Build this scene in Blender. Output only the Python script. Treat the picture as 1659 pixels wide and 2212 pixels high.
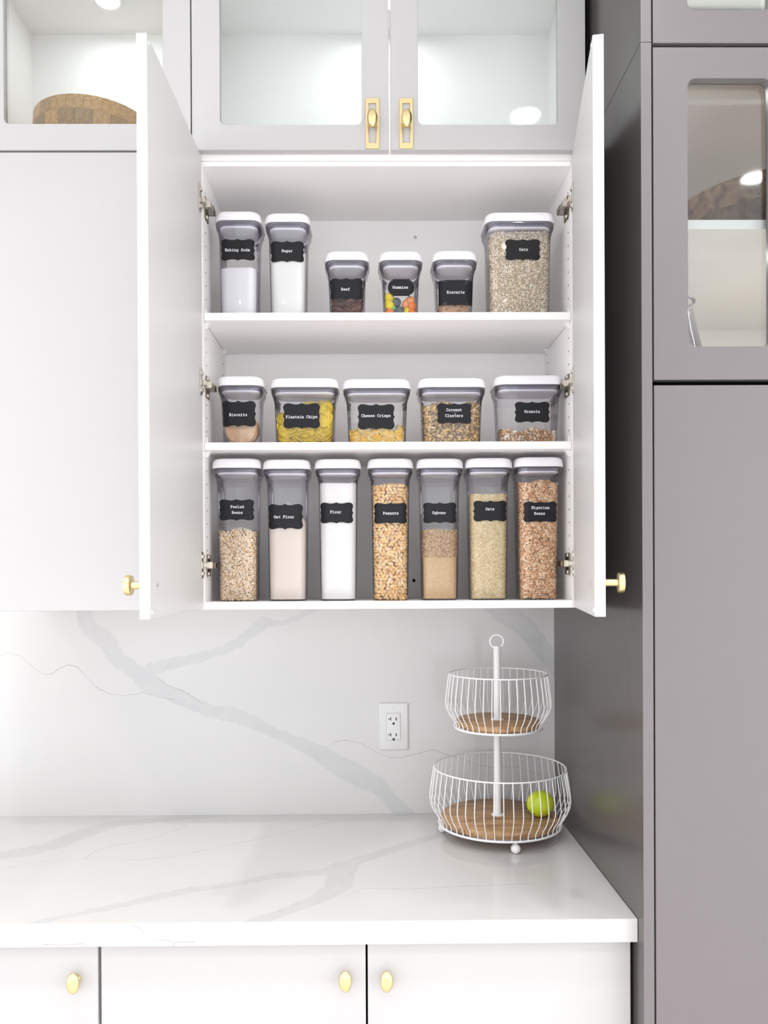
import bpy, bmesh, math, random
import numpy as np
from mathutils import Matrix, Vector
random.seed(7); rng = np.random.default_rng(7)
S = bpy.context.scene; COL = S.collection
for o in list(bpy.data.objects): bpy.data.objects.remove(o)

# ------------------------------------------------------------ camera
CZ = 1.606; F = 1754.15; CX = 811.2; CY = 1246.7; YAW = -.0083; PIT = -.0041; ROL = -.0049; DIST = 1.9421
IW, IH = 1659, 2212
def _basis():
    c, s = math.cos(YAW), math.sin(YAW)
    r = Vector((c, s, 0)); f0 = Vector((-s, c, 0))
    f = f0 * math.cos(PIT) + Vector((0, 0, 1)) * math.sin(PIT)
    u = -f0 * math.sin(PIT) + Vector((0, 0, 1)) * math.cos(PIT)
    cr, sr = math.cos(ROL), math.sin(ROL)
    return r * cr + u * sr, -r * sr + u * cr, f
R_, U_, F_ = _basis()
CAM = Vector((0, -DIST, CZ))
cd = bpy.data.cameras.new('camera'); cam = bpy.data.objects.new('camera', cd); COL.objects.link(cam)
m = Matrix((R_, U_, -F_)).transposed().to_4x4(); m.translation = CAM; cam.matrix_world = m
cd.sensor_fit = 'VERTICAL'; cd.sensor_height = 36; cd.lens = F / IH * 36
cd.shift_x = (IW / 2 - CX) / IH; cd.shift_y = (CY - IH / 2) / IH; cd.clip_start = .05
S.camera = cam
def ray(px, py): return R_ * ((px - CX) / F) - U_ * ((py - CY) / F) + F_
def at(px, py, y):            # photograph point on the upright plane at depth y
    d = ray(px, py); p = CAM + d * ((y - CAM.y) / d.y); return p.x, p.z
def atz(px, py, z):           # photograph point on the level plane at height z
    d = ray(px, py); p = CAM + d * ((z - CAM.z) / d.z); return p.x, p.y

# ------------------------------------------------------------ world, lights, exposure
S.view_settings.view_transform = 'Standard'; S.view_settings.look = 'None'; S.view_settings.gamma = 1
S.view_settings.use_curve_mapping = False; S.view_settings.exposure = 0.23
S.cycles.transparent_max_bounces = 40; S.cycles.max_bounces = 10; S.cycles.diffuse_bounces = 5
w = bpy.data.worlds.new('world'); S.world = w; w.use_nodes = True
bgn = w.node_tree.nodes['Background']; bgn.inputs[0].default_value = (.80, .90, 1, 1); bgn.inputs[1].default_value = 1.5
def area(name, loc, rot, sx, sy, power, color=(1, 1, 1), shape='RECTANGLE', spread=180):
    l = bpy.data.lights.new(name, 'AREA'); l.energy = power; l.color = color; l.shape = shape; l.size = sx
    if shape == 'RECTANGLE': l.size_y = sy
    l.spread = math.radians(spread)
    o = bpy.data.objects.new(name, l); COL.objects.link(o); o.location = loc; o.rotation_euler = rot; return o
CEIL = 3.2
WINY = -4.55
area('window_and_fill_light', (-.5, WINY + .03, 1.75), (math.radians(90), 0, 0), 3.4, 1.9, 23, (1, .975, .95))
area('window_and_fill_light', (-2.66, -2.3, 1.32), (math.radians(90), 0, math.radians(-90)), 2.8, 2.4, 25, (1, .98, .96))  # fill added on the left to brighten the open doors' inner faces
area('window_and_fill_light', (2.26, -2.3, 1.32), (math.radians(90), 0, math.radians(90)), 2.8, 2.4, 27, (1, .975, .95))  # fill added on the right, same purpose
DOWN = [(.551, -.89), (1.56, -2.0), (-.75, -.95), (-1.9, -.95), (-.75, -2.2), (.5, -2.2), (-.75, -3.4), (.6, -3.4), (1.75, -.8)]
for i, (x, y) in enumerate(DOWN):
    area('downlight_lamp', (x, y, CEIL - .02), (0, 0, 0), .095, .095, 4.1, (1, .975, .95), 'DISK', 118)
PUCKS = [(-.664, .155), (.052, .155)]
for x, y in PUCKS:
    area('puck_lamp', (x, y, 3.078), (0, 0, 0), .06, .06, .45 if x < -.3 else .7, (.93, .98, 1), 'DISK')

# ------------------------------------------------------------ materials
MATS = {}
def mat(name, col, rough=.5, metal=0., spec=.5, coat=0., bump=None, var=None, attr=False, sss=0):
    if name in MATS: return MATS[name]
    m = bpy.data.materials.new(name); m.use_nodes = True; nt = m.node_tree; b = nt.nodes['Principled BSDF']
    b.inputs['Base Color'].default_value = (*col, 1); b.inputs['Roughness'].default_value = rough
    b.inputs['Metallic'].default_value = metal; b.inputs['Specular IOR Level'].default_value = spec
    b.inputs['Coat Weight'].default_value = coat
    tc = nt.nodes.new('ShaderNodeTexCoord')
    src = None
    if attr:
        a = nt.nodes.new('ShaderNodeAttribute'); a.attribute_name = 'tint'; src = a.outputs['Color']
    if var:      # (scale, other colour, strength)
        n = nt.nodes.new('ShaderNodeTexNoise'); n.inputs['Scale'].default_value = var[0]; n.inputs['Detail'].default_value = 5
        nt.links.new(tc.outputs['Object'], n.inputs['Vector'])
        rp = nt.nodes.new('ShaderNodeMapRange'); rp.inputs[1].default_value = .35; rp.inputs[2].default_value = .65; rp.inputs[4].default_value = var[2]
        nt.links.new(n.outputs['Fac'], rp.inputs[0])
        mx = nt.nodes.new('ShaderNodeMix'); mx.data_type = 'RGBA'
        nt.links.new(rp.outputs[0], mx.inputs[0])
        if src: nt.links.new(src, mx.inputs[6])
        else: mx.inputs[6].default_value = (*col, 1)
        mx.inputs[7].default_value = (*var[1], 1); src = mx.outputs[2]
    if src: nt.links.new(src, b.inputs['Base Color'])
    if bump:     # (scale, strength, distance)
        n = nt.nodes.new('ShaderNodeTexNoise'); n.inputs['Scale'].default_value = bump[0]; n.inputs['Detail'].default_value = 4
        nt.links.new(tc.outputs['Object'], n.inputs['Vector'])
        bp = nt.nodes.new('ShaderNodeBump'); bp.inputs['Strength'].default_value = bump[1]; bp.inputs['Distance'].default_value = bump[2]
        nt.links.new(n.outputs['Fac'], bp.inputs['Height']); nt.links.new(bp.outputs[0], b.inputs['Normal'])
    MATS[name] = m; return m
def clear(name, col, edge, gloss=1.0, haze=0., ior=1.45):
    """thin clear sheet: transparent, tinted more where seen edge-on, with a Fresnel sheen"""
    m = bpy.data.materials.new(name); m.use_nodes = True; nt = m.node_tree
    for n in list(nt.nodes): nt.nodes.remove(n)
    out = nt.nodes.new('ShaderNodeOutputMaterial'); lw = nt.nodes.new('ShaderNodeLayerWeight'); lw.inputs[0].default_value = .35
    pw = nt.nodes.new('ShaderNodeMath'); pw.operation = 'POWER'; pw.inputs[1].default_value = 2.2; nt.links.new(lw.outputs['Facing'], pw.inputs[0])
    mx = nt.nodes.new('ShaderNodeMix'); mx.data_type = 'RGBA'; mx.inputs[6].default_value = (*col, 1); mx.inputs[7].default_value = (*edge, 1)
    nt.links.new(pw.outputs[0], mx.inputs[0])
    tr = nt.nodes.new('ShaderNodeBsdfTransparent'); nt.links.new(mx.outputs[2], tr.inputs[0])
    gl = nt.nodes.new('ShaderNodeBsdfGlossy'); gl.inputs['Roughness'].default_value = .04
    fr = nt.nodes.new('ShaderNodeFresnel'); fr.inputs[0].default_value = ior
    g = nt.nodes.new('ShaderNodeMath'); g.operation = 'MULTIPLY'; g.inputs[1].default_value = gloss; nt.links.new(fr.outputs[0], g.inputs[0])
    ms = nt.nodes.new('ShaderNodeMixShader'); nt.links.new(g.outputs[0], ms.inputs[0]); nt.links.new(tr.outputs[0], ms.inputs[1]); nt.links.new(gl.outputs[0], ms.inputs[2])
    last = ms.outputs[0]
    if haze:
        df = nt.nodes.new('ShaderNodeBsdfDiffuse'); df.inputs[0].default_value = (.86, .84, .93, 1)
        m2 = nt.nodes.new('ShaderNodeMixShader'); m2.inputs[0].default_value = haze
        nt.links.new(last, m2.inputs[1]); nt.links.new(df.outputs[0], m2.inputs[2]); last = m2.outputs[0]
    nt.links.new(last, out.inputs[0]); MATS[name] = m; return m
WHITE = mat('white_lacquer_dimmed', (.505, .493, .495), .38, spec=.35)  # cabinet white, darkened in colour to offset strong light on the fronts
WHITE_IN = mat('white_melamine_lifted', (.945, .92, .91), .45)  # interior white, lightened in colour to offset the shade inside
DOORIN = mat('door_white_lifted', (.65, .635, .63), .4)  # door white again, lightened in colour for the less lit inner face
WALLP = mat('white_wall_paint', (.88, .87, .86), .8, bump=(60, .05, .002))
CEILP = mat('white_ceiling_paint', (.88, .88, .87), .9, bump=(60, .05, .002))
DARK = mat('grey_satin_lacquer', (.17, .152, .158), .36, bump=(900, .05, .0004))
DARKSIDE = mat('grey_gloss_lacquer_shaded', (.085, .076, .072), .24, bump=(900, .03, .0003))  # the grey lacquer darkened, shade beside the open door put into its colour
BLACKGAP = mat('gap_shade_and_screw_black', (.004, .004, .004), .9, spec=.05)  # black that paints shade into the cabinet gaps; also colours one screw
BRASS = mat('brushed_brass', (.76, .62, .34), .3, 1., bump=(400, .04, .0004))
NICKEL = mat('nickel', (.62, .58, .52), .28, 1.)
DNICKEL = mat('dark_nickel', (.22, .19, .14), .35, 1.)
SCREW = mat('screw_steel', (.45, .45, .47), .35, 1.)
POWDER = mat('white_powder_coat', (.80, .79, .79), .3)
LIDW = mat('white_lid_plastic', (.84, .82, .86), .22, coat=.3)
SEAL = mat('grey_silicone_seal', (.20, .195, .24), .3)
PLUG = mat('white_lid_plug', (.86, .84, .89), .3)
ACRYL = clear('clear_acrylic', (.996, .995, .998), (.60, .56, .77), .85, .022)
ACRYLC = clear('clear_acrylic_collar', (.965, .96, .985), (.46, .43, .66), 1.3, .03)
GLASS = clear('cabinet_glass', (.965, .985, .98), (.8, .9, .87), 1., ior=1.5)
JUGG = clear('jug_glass', (.93, .93, .92), (.55, .55, .53), 1., .10)
STICK = mat('black_sticker', (.010, .010, .012), .42, spec=.22)
INK = mat('white_ink', (.82, .82, .84), .6)
PLATE = mat('white_outlet_plastic', (.64, .625, .625), .3)
SLOT = mat('black_slot', (.01, .008, .01), .6)
HOLE = mat('dark_hole', (.12, .11, .11), .8)
FLOORM = mat('pale_polished_floor', (.88, .81, .76), .35, var=(3, (.82, .75, .70), .7))
def emit(name, col, s):
    m = bpy.data.materials.new(name); m.use_nodes = True; nt = m.node_tree
    for n in list(nt.nodes): nt.nodes.remove(n)
    o = nt.nodes.new('ShaderNodeOutputMaterial'); e = nt.nodes.new('ShaderNodeEmission'); e.inputs[0].default_value = (*col, 1); e.inputs[1].default_value = s
    nt.links.new(e.outputs[0], o.inputs[0]); MATS[name] = m; return m
LAMP = emit('lamp_diffuser', (1, .98, .95), 30)
PUCKM = emit('puck_diffuser', (.95, .98, 1), 8)

def wood(name, c1, c2, scale=14, dist=6, rough=.5, rot=(0, 0, 0), attr=False):
    m = bpy.data.materials.new(name); m.use_nodes = True; nt = m.node_tree; b = nt.nodes['Principled BSDF']
    tc = nt.nodes.new('ShaderNodeTexCoord'); mp = nt.nodes.new('ShaderNodeMapping'); mp.inputs['Rotation'].default_value = rot
    mp.inputs['Scale'].default_value = (1, 6, 6)
    nt.links.new(tc.outputs['Object'], mp.inputs[0])
    n = nt.nodes.new('ShaderNodeTexNoise'); n.inputs['Scale'].default_value = scale; n.inputs['Detail'].default_value = 7; n.inputs['Distortion'].default_value = dist * .2
    nt.links.new(mp.outputs[0], n.inputs[0])
    cr = nt.nodes.new('ShaderNodeValToRGB'); cr.color_ramp.elements[0].position = .32; cr.color_ramp.elements[1].position = .68
    cr.color_ramp.elements[0].color = (*c2, 1); cr.color_ramp.elements[1].color = (*c1, 1)
    nt.links.new(n.outputs['Fac'], cr.inputs[0])
    if attr:
        a = nt.nodes.new('ShaderNodeObjectInfo'); mr = nt.nodes.new('ShaderNodeMapRange'); mr.inputs[3].default_value = .62; mr.inputs[4].default_value = 1.25
        nt.links.new(a.outputs['Random'], mr.inputs[0])
        hv = nt.nodes.new('ShaderNodeHueSaturation'); nt.links.new(mr.outputs[0], hv.inputs['Value']); nt.links.new(cr.outputs[0], hv.inputs['Color'])
        nt.links.new(hv.outputs[0], b.inputs['Base Color'])
    else: nt.links.new(cr.outputs[0], b.inputs['Base Color'])
    b.inputs['Roughness'].default_value = rough; MATS[name] = m; return m
BOARD = wood('mango_wood', (.56, .35, .18), (.25, .13, .06), 9, 7)
BAMBOO = wood('bowl_wood', (.64, .38, .14), (.44, .22, .07), 20, 3, .4, attr=True)

# quartz with veins: distances to bands and hairlines stored on the slab as two attributes
def quartz():
    m = bpy.data.materials.new('veined_quartz'); m.use_nodes = True; nt = m.node_tree; b = nt.nodes['Principled BSDF']
    b.inputs['Roughness'].default_value = .16; b.inputs['Specular IOR Level'].default_value = .45
    tc = nt.nodes.new('ShaderNodeTexCoord')
    def noise(scale, detail=5):
        n = nt.nodes.new('ShaderNodeTexNoise'); n.inputs['Scale'].default_value = scale; n.inputs['Detail'].default_value = detail
        nt.links.new(tc.outputs['Object'], n.inputs[0]); return n.outputs['Fac']
    def math_(op, a, b_):
        n = nt.nodes.new('ShaderNodeMath'); n.operation = op
        for i, v in enumerate((a, b_)):
            if isinstance(v, (int, float)): n.inputs[i].default_value = v
            else: nt.links.new(v, n.inputs[i])
        return n.outputs[0]
    def rng_(v, a, b_, c, d):
        n = nt.nodes.new('ShaderNodeMapRange'); n.inputs[1].default_value = a; n.inputs[2].default_value = b_; n.inputs[3].default_value = c; n.inputs[4].default_value = d
        nt.links.new(v, n.inputs[0]); return n.outputs[0]
    def mix(f, a, c):
        n = nt.nodes.new('ShaderNodeMix'); n.data_type = 'RGBA'; nt.links.new(f, n.inputs[0])
        if isinstance(a, tuple): n.inputs[6].default_value = (*a, 1)
        else: nt.links.new(a, n.inputs[6])
        n.inputs[7].default_value = (*c, 1); return n.outputs[2]
    A = nt.nodes.new('ShaderNodeAttribute'); A.attribute_name = 'band'
    Bn = nt.nodes.new('ShaderNodeAttribute'); Bn.attribute_name = 'hair'
    d = math_('ADD', A.outputs['Fac'], math_('MULTIPLY', math_('SUBTRACT', noise(45, 6), .5), .022))
    f = math_('MULTIPLY', rng_(d, -.0012, .0018, 1, 0), rng_(noise(30, 8), .3, .7, .55, 1.0))
    c = mix(rng_(noise(3, 3), .3, .7, 0, .5), (.595, .58, .57), (.57, .557, .55))
    c = mix(f, c, (.515, .505, .51))
    h = math_('ADD', Bn.outputs['Fac'], math_('MULTIPLY', math_('SUBTRACT', noise(90, 5), .5), .006))
    h = math_('ABSOLUTE', h, 0)
    HA = nt.nodes.new('ShaderNodeAttribute'); HA.attribute_name = 'hair_reach'
    hf = math_('MULTIPLY', rng_(h, .0003, .0013, 1, 0), rng_(noise(11, 2), .36, .62, .42, 1.0))
    hf = math_('MULTIPLY', hf, rng_(HA.outputs['Fac'], .004, .0055, 1, 0))
    c = mix(hf, c, (.33, .31, .32))
    nt.links.new(c, b.inputs['Base Color']); return m
QUARTZ = quartz()

# ------------------------------------------------------------ object helpers
OFF = {}
def link(o):
    COL.objects.link(o); return o
def thing(name, label, cat, loc=(0, 0, 0), group=None, kind=None):
    o = link(bpy.data.objects.new(name, None)); o.location = loc; o.empty_display_size = .02
    o['label'] = label; o['category'] = cat
    if group: o['group'] = group
    if kind: o['kind'] = kind
    OFF[o.name] = Vector(loc); return o
def tag(o, label, cat=None, group=None, kind=None):
    if label: o['label'] = label
    if cat: o['category'] = cat
    if group: o['group'] = group
    if kind: o['kind'] = kind
    return o
def obj(name, vf, material, parent=None, loc=None, smooth=False, bevel=0, label=None, kind=None, angle=40):
    """vf = (verts, faces) in world coordinates; joined to its parent's origin"""
    v, f = vf
    base = OFF[parent.name] if parent else Vector(loc or (0, 0, 0))
    me = bpy.data.meshes.new(name)
    v = np.asarray(v, float).reshape(-1, 3) - np.array(base)
    me.from_pydata(v.tolist(), [], f); me.update()
    bm = bmesh.new(); bm.from_mesh(me); bmesh.ops.recalc_face_normals(bm, faces=bm.faces); bm.to_mesh(me); bm.free()
    me.materials.append(material)
    o = link(bpy.data.objects.new(name, me))
    if parent: o.parent = parent
    else: o.location = base
    OFF[o.name] = base
    if bevel:
        b = o.modifiers.new('bevel', 'BEVEL'); b.width = bevel; b.segments = 3; b.limit_method = 'ANGLE'; b.angle_limit = math.radians(50); b.harden_normals = True
        smooth = True
    if smooth:
        try: me.shade_smooth(); me.set_sharp_from_angle(angle=math.radians(angle))
        except Exception: pass
    if label: o['label'] = label
    if kind: o['kind'] = kind
    return o
def join(*vfs):
    V, Fc = [], []
    for v, f in vfs:
        n = len(V); V += [tuple(p) for p in v]; Fc += [tuple(i + n for i in q) for q in f]
    return V, Fc
def box(x0, x1, y0, y1, z0, z1):
    v = [(x, y, z) for z in (z0, z1) for y in (y0, y1) for x in (x0, x1)]
    return v, [(0, 2, 3, 1), (4, 5, 7, 6), (0, 1, 5, 4), (2, 6, 7, 3), (0, 4, 6, 2), (1, 3, 7, 5)]
def xf(vf, M):
    return [tuple(M @ Vector(p)) for p in vf[0]], vf[1]
def loft(rings, cap0=True, cap1=True, closed=False):
    n = len(rings[0]); V = [p for r in rings for p in r]; Fc = []
    m_ = len(rings)
    for k in range(m_ if closed else m_ - 1):
        a, b = k * n, ((k + 1) % m_) * n
        for i in range(n):
            j = (i + 1) % n; Fc.append((a + i, a + j, b + j, b + i))
    if cap0 and not closed: Fc.append(tuple(range(n))[::-1])
    if cap1 and not closed: Fc.append(tuple((m_ - 1) * n + i for i in range(n)))
    return V, Fc
def circ(cx, cy, z, r, n=32, sx=1, sy=1):
    return [(cx + r * sx * math.cos(2 * math.pi * i / n), cy + r * sy * math.sin(2 * math.pi * i / n), z) for i in range(n)]
def lathe(cx, cy, prof, n=32, caps=True, sx=1, sy=1):
    return loft([circ(cx, cy, z, max(r, 1e-4), n, sx, sy) for r, z in prof], caps, caps)
def rrect(w, d, r, n=6):
    p = []
    for cx, cy, a0 in ((w / 2 - r, d / 2 - r, 0), (-w / 2 + r, d / 2 - r, 90), (-w / 2 + r, -d / 2 + r, 180), (w / 2 - r, -d / 2 + r, 270)):
        for i in range(n + 1):
            a = math.radians(a0 + 90 * i / n); p.append((cx + r * math.cos(a), cy + r * math.sin(a)))
    return p
def ring_rr(cx, cy, z, w, d, r, n=6): return [(cx + x, cy + y, z) for x, y in rrect(w, d, r, n)]
def tube(pts, r, n=6, closed=False):
    pts = [Vector(p) for p in pts]; rings = []; m_ = len(pts); up = None
    for i, p in enumerate(pts):
        if closed: t = pts[(i + 1) % m_] - pts[i - 1]
        else: t = pts[min(i + 1, m_ - 1)] - pts[max(i - 1, 0)]
        t.normalize()
        if up is None: up = Vector((0, 0, 1)) if abs(t.z) < .9 else Vector((0, 1, 0))
        a = t.cross(up).normalized(); b = a.cross(t).normalized(); up = b
        rings.append([tuple(p + (a * math.cos(2 * math.pi * k / n) + b * math.sin(2 * math.pi * k / n)) * r) for k in range(n)])
    return loft(rings, closed=closed)
def sphere(c, rx, ry, rz, n=20, m_=12):
    rings = [[(c[0] + rx * math.sin(t) * math.cos(2 * math.pi * i / n), c[1] + ry * math.sin(t) * math.sin(2 * math.pi * i / n), c[2] - rz * math.cos(t)) for i in range(n)]
             for t in [max(.02, min(math.pi - .02, math.pi * k / m_)) for k in range(m_ + 1)]]
    return loft(rings)
def frame_door(x0, x1, z0, z1, hx0, hx1, hz0, hz1, y0, y1, r=.012, n=6):
    """door slab with a rounded window opening"""
    inner = []
    for cx, cz, a0 in ((hx1 - r, hz1 - r, 0), (hx0 + r, hz1 - r, 90), (hx0 + r, hz0 + r, 180), (hx1 - r, hz0 + r, 270)):
        inner.append([(cx + r * math.cos(math.radians(a0 + 90 * i / n)), cz + r * math.sin(math.radians(a0 + 90 * i / n))) for i in range(n + 1)])
    outer = [(x1, z1), (x0, z1), (x0, z0), (x1, z0)]
    V, Fc = [], []
    for y in (y0, y1):
        V += [(x, y, z) for x, z in outer]; V += [(x, y, z) for a in inner for x, z in a]
    N = 4 + 4 * (n + 1)
    I = lambda k, i: 4 + k * (n + 1) + i
    for s in (0, N):
        for k in range(4):
            for i in range(n): Fc.append((s + k, s + I(k, i), s + I(k, i + 1)))
            k2 = (k + 1) % 4; Fc.append((s + k, s + I(k, n), s + I(k2, 0), s + k2))
    for k in range(4):
        k2 = (k + 1) % 4; Fc.append((k, k2, N + k2, N + k))
    M_ = 4 * (n + 1)
    for i in range(M_):
        j = (i + 1) % M_; Fc.append((4 + i, 4 + j, N + 4 + j, N + 4 + i))
    return V, Fc

# ------------------------------------------------------------ setting
WY = .394; XC = .534; ZC = .9143; YC = -.3282
def struct(name, vf, m_, **k): o = obj(name, vf, m_, **k); o['kind'] = 'structure'; return o
XL_, XR_ = -2.7, 2.3
struct('floor', box(XL_, XR_, WINY, WY + .1, -.05, 0), FLOORM)
struct('ceiling', box(XL_, XR_, WINY, WY + .1, CEIL, CEIL + .05), CEILP)
struct('wall_back', box(XL_, XR_, WY + .012, WY + .1, 0, CEIL), WALLP)
struct('wall_left', join(box(XL_ - .1, XL_, WINY, -3.75, 0, CEIL), box(XL_ - .1, XL_, -.85, WY + .1, 0, CEIL), box(XL_ - .1, XL_, -3.75, -.85, 0, .1), box(XL_ - .1, XL_, -3.75, -.85, 2.6, CEIL)), WALLP)
struct('wall_right', join(box(XR_, XR_ + .1, WINY, -3.75, 0, CEIL), box(XR_, XR_ + .1, -.85, WY + .1, 0, CEIL), box(XR_, XR_ + .1, -3.75, -.85, 0, .1), box(XR_, XR_ + .1, -3.75, -.85, 2.6, CEIL)), WALLP)
struct('wall_front', join(box(XL_, -2.25, WINY - .1, WINY, 0, CEIL), box(1.25, XR_, WINY - .1, WINY, 0, CEIL),
       box(-2.25, 1.25, WINY - .1, WINY, 0, .1), box(-2.25, 1.25, WINY - .1, WINY, 2.75, CEIL)), WALLP)
for n_, x in ((2, XL_ - .06), (3, XR_ + .02)):  # side windows added for their ambient light on the cabinets
    struct('window_%d' % n_, join(*[box(x, x + .04, y - .03, y + .03, .1, 2.6) for y in (-3.72, -2.3, -.88)], *[box(x, x + .04, -3.72, -.88, z, z + .05) for z in (.1, 2.55)]), WHITE)
wf = struct('window_1', join(box(-2.25, -2.2, WINY - .07, WINY - .02, .1, 2.75), box(1.2, 1.25, WINY - .07, WINY - .02, .1, 2.75), box(-.53, -.47, WINY - .07, WINY - .02, .1, 2.75),
       box(-2.25, 1.25, WINY - .07, WINY - .02, .1, .15), box(-2.25, 1.25, WINY - .07, WINY - .02, 2.7, 2.75)), WHITE)

def seg_field(P, poly):
    """poly: list of (a, b, halfwidth); returns min(dist - halfwidth) for the 2-D points P"""
    best = np.full(len(P), 9.)
    for (ax, ay, ha), (bx, by, hb) in zip(poly[:-1], poly[1:]):
        d = np.array([bx - ax, by - ay]); L = d @ d + 1e-12
        t = np.clip(((P - [ax, ay]) @ d) / L, 0, 1)
        q = np.array([ax, ay]) + t[:, None] * d
        best = np.minimum(best, np.hypot(*(P - q).T) - (ha + (hb - ha) * t))
    return best
def signed_field(P, polys):
    best = np.full(len(P), 9.); sg = np.ones(len(P))
    for poly in polys:
        for (ax, ay, _), (bx, by, _2) in zip(poly[:-1], poly[1:]):
            d = np.array([bx - ax, by - ay]); L = d @ d + 1e-12; rel = P - [ax, ay]
            t = np.clip((rel @ d) / L, 0, 1); dd = np.hypot(*(rel - t[:, None] * d).T)
            m_ = dd < best - 1e-9; best = np.where(m_, dd, best); sg = np.where(m_, np.sign(d[0] * rel[:, 1] - d[1] * rel[:, 0] + 1e-15), sg)
    return best, sg
def slab_attrs(o, band, hair, sign):
    for nme, arr in (('band', band), ('hair', hair * sign), ('hair_reach', hair)):
        a = o.data.attributes.new(nme, 'FLOAT', 'POINT'); a.data.foreach_set('value', arr.astype(np.float32))
def grid_vf(fn, us, vs):
    V = [fn(u, v) for v in vs for u in us]; nu = len(us)
    Fc = [(j * nu + i, j * nu + i + 1, (j + 1) * nu + i + 1, (j + 1) * nu + i) for j in range(len(vs) - 1) for i in range(nu - 1)]
    return V, Fc
# backsplash slab
c3 = lambda L: [(x / 1.843, 1300 + y / 1.843, h / 1.843 if h else 0) for x, y, h in L]
bandsW = [c3([(333, -20, 28), (333, 40, 28), (350, 100, 33), (430, 160, 35), (470, 230, 33), (530, 270, 30), (580, 310, 42), (680, 370, 28), (760, 400, 28), (850, 440, 24), (930, 450, 30), (1010, 480, 27), (1080, 515, 20), (1180, 560, 22), (1270, 600, 33), (1340, 650, 38), (1430, 695, 44), (1500, 725, 32), (1550, 780, 28), (1600, 835, 34), (1640, 880, 34)]),
          c3([(600, 270, 25), (680, 245, 22), (760, 230, 20), (880, 195, 14), (950, 160, 20), (1050, 80, 22), (1120, 82, 11), (1180, 65, 12), (1230, 38, 15), (1290, 0, 18)]),
          [(1060, 1290, 25), (1080, 1318, 24), (1130, 1350, 22), (1170, 1400, 20), (1200, 1450, 12)]]
hairsW = [c3([(-60, 225, 0), (0, 215, 0), (30, 203, 0), (80, 215, 0), (140, 268, 0), (170, 288, 0), (205, 288, 0), (240, 262, 0), (275, 250, 0), (310, 262, 0), (345, 300, 0), (385, 342, 0), (440, 368, 0), (500, 373, 0), (570, 362, 0), (620, 375, 0), (690, 390, 0)]),
          c3([(625, 298, 0), (650, 325, 0), (720, 352, 0), (770, 380, 0), (800, 403, 0)]),
          c3([(1325, 570, 0), (1330, 556, 0), (1380, 550, 0), (1440, 565, 0), (1500, 600, 0), (1550, 620, 0), (1600, 620, 0), (1660, 605, 0)]) + [(935, 1619, 0), (965, 1630, 0), (1000, 1640, 0), (1030, 1652, 0), (1060, 1658, 0), (1110, 1655, 0), (1150, 1668, 0), (1190, 1684, 0)]]
def toW(L): return [(*at(x, y, WY), h * (WY + DIST) / F) for x, y, h in L]
us = np.linspace(-1.35, XC, 378); vs = np.linspace(ZC, 1.60, 138)
vf = grid_vf(lambda u, v: (u, WY, v), us, vs)
P = np.array(vf[0])[:, [0, 2]]
o = obj('backsplash', vf, QUARTZ)
slab_attrs(o, np.min([seg_field(P, toW(b)) for b in bandsW], 0), *signed_field(P, [toW(b) for b in hairsW]))
md = o.modifiers.new('thickness', 'SOLIDIFY'); md.thickness = .011; md.offset = -1 if o.data.polygons[0].normal.y < 0 else 1
tag(o, 'tall white quartz backsplash slab with grey veins behind the fruit stand', 'backsplash')
# countertop
c4 = lambda L: [(x / 1.659, 1740 + y / 1.659, h / 1.659 if h else 0) for x, y, h in L]
bandsC = [c4([(-60, 190, 22), (0, 180, 20), (100, 165, 20), (200, 140, 18), (280, 105, 18), (400, 68, 14), (600, 48, 10), (800, 36, 7)]),
          c4([(60, 436, 10), (110, 425, 9), (250, 395, 10), (400, 365, 12), (550, 330, 14), (700, 300, 12), (850, 280, 11), (1000, 250, 13), (1150, 240, 12), (1260, 205, 13), (1400, 160, 12), (1520, 120, 10), (1640, 95, 8)]),
          c4([(1230, 220, 22), (1210, 290, 24), (1150, 330, 17), (1050, 370, 14), (950, 405, 18), (880, 436, 22)])]
hairsC = [c4([(-60, 242, 0), (0, 230, 0), (120, 205, 0), (220, 196, 0), (300, 192, 0), (340, 165, 0), (400, 145, 0), (520, 125, 0), (600, 100, 0), (672, 72, 0), (600, 62, 0)]),
          c4([(300, 192, 0), (500, 195, 0), (650, 180, 0), (750, 155, 0), (850, 135, 0), (950, 115, 0), (1100, 80, 0), (1195, 57, 0), (1120, 38, 0), (1075, 29, 0)]),
          c4([(1195, 57, 0), (1400, 38, 0), (1520, 30, 0)]), c4([(1230, 325, 0), (1260, 315, 0), (1300, 297, 0), (1450, 300, 0), (1659, 290, 0), (1900, 280, 0)])]
def toC(L):
    r = []
    for x, y, h in L:
        X, Y = atz(x, y, ZC); r.append((X, Y, abs(atz(x, y - h, ZC)[1] - Y) * .8 if h else 0))
    return r
ZU = ZC - .046; CXL = -1.35
us = np.linspace(CXL, XC - .001, 378)
vy = np.linspace(YC + .002, WY - .0005, 146)
top = grid_vf(lambda u, v: (u, v, ZC), us, vy)
vz = np.linspace(ZU, ZC - .002, 12)
fr = grid_vf(lambda u, v: (u, YC, v), us, vz)
cf = grid_vf(lambda u, v: (u, YC + .002 * (1 - math.cos(v)), ZC - .002 + .002 * math.sin(v)), us, np.linspace(0, math.pi / 2, 4))
rest = ([(CXL, YC, ZU), (XC - .001, YC, ZU), (XC - .001, WY - .0005, ZU), (CXL, WY - .0005, ZU), (CXL, YC, ZC), (XC - .001, YC, ZC), (XC - .001, WY - .0005, ZC), (CXL, WY - .0005, ZC)], [(0, 1, 2, 3), (1, 5, 6, 2), (0, 3, 7, 4)])
rest[0][4] = (CXL, YC + .002, ZC); rest[0][5] = (XC - .001, YC + .002, ZC)
vf = join(top, fr, cf, rest); P3 = np.array(vf[0])
o = obj('countertop', vf, QUARTZ)
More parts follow.
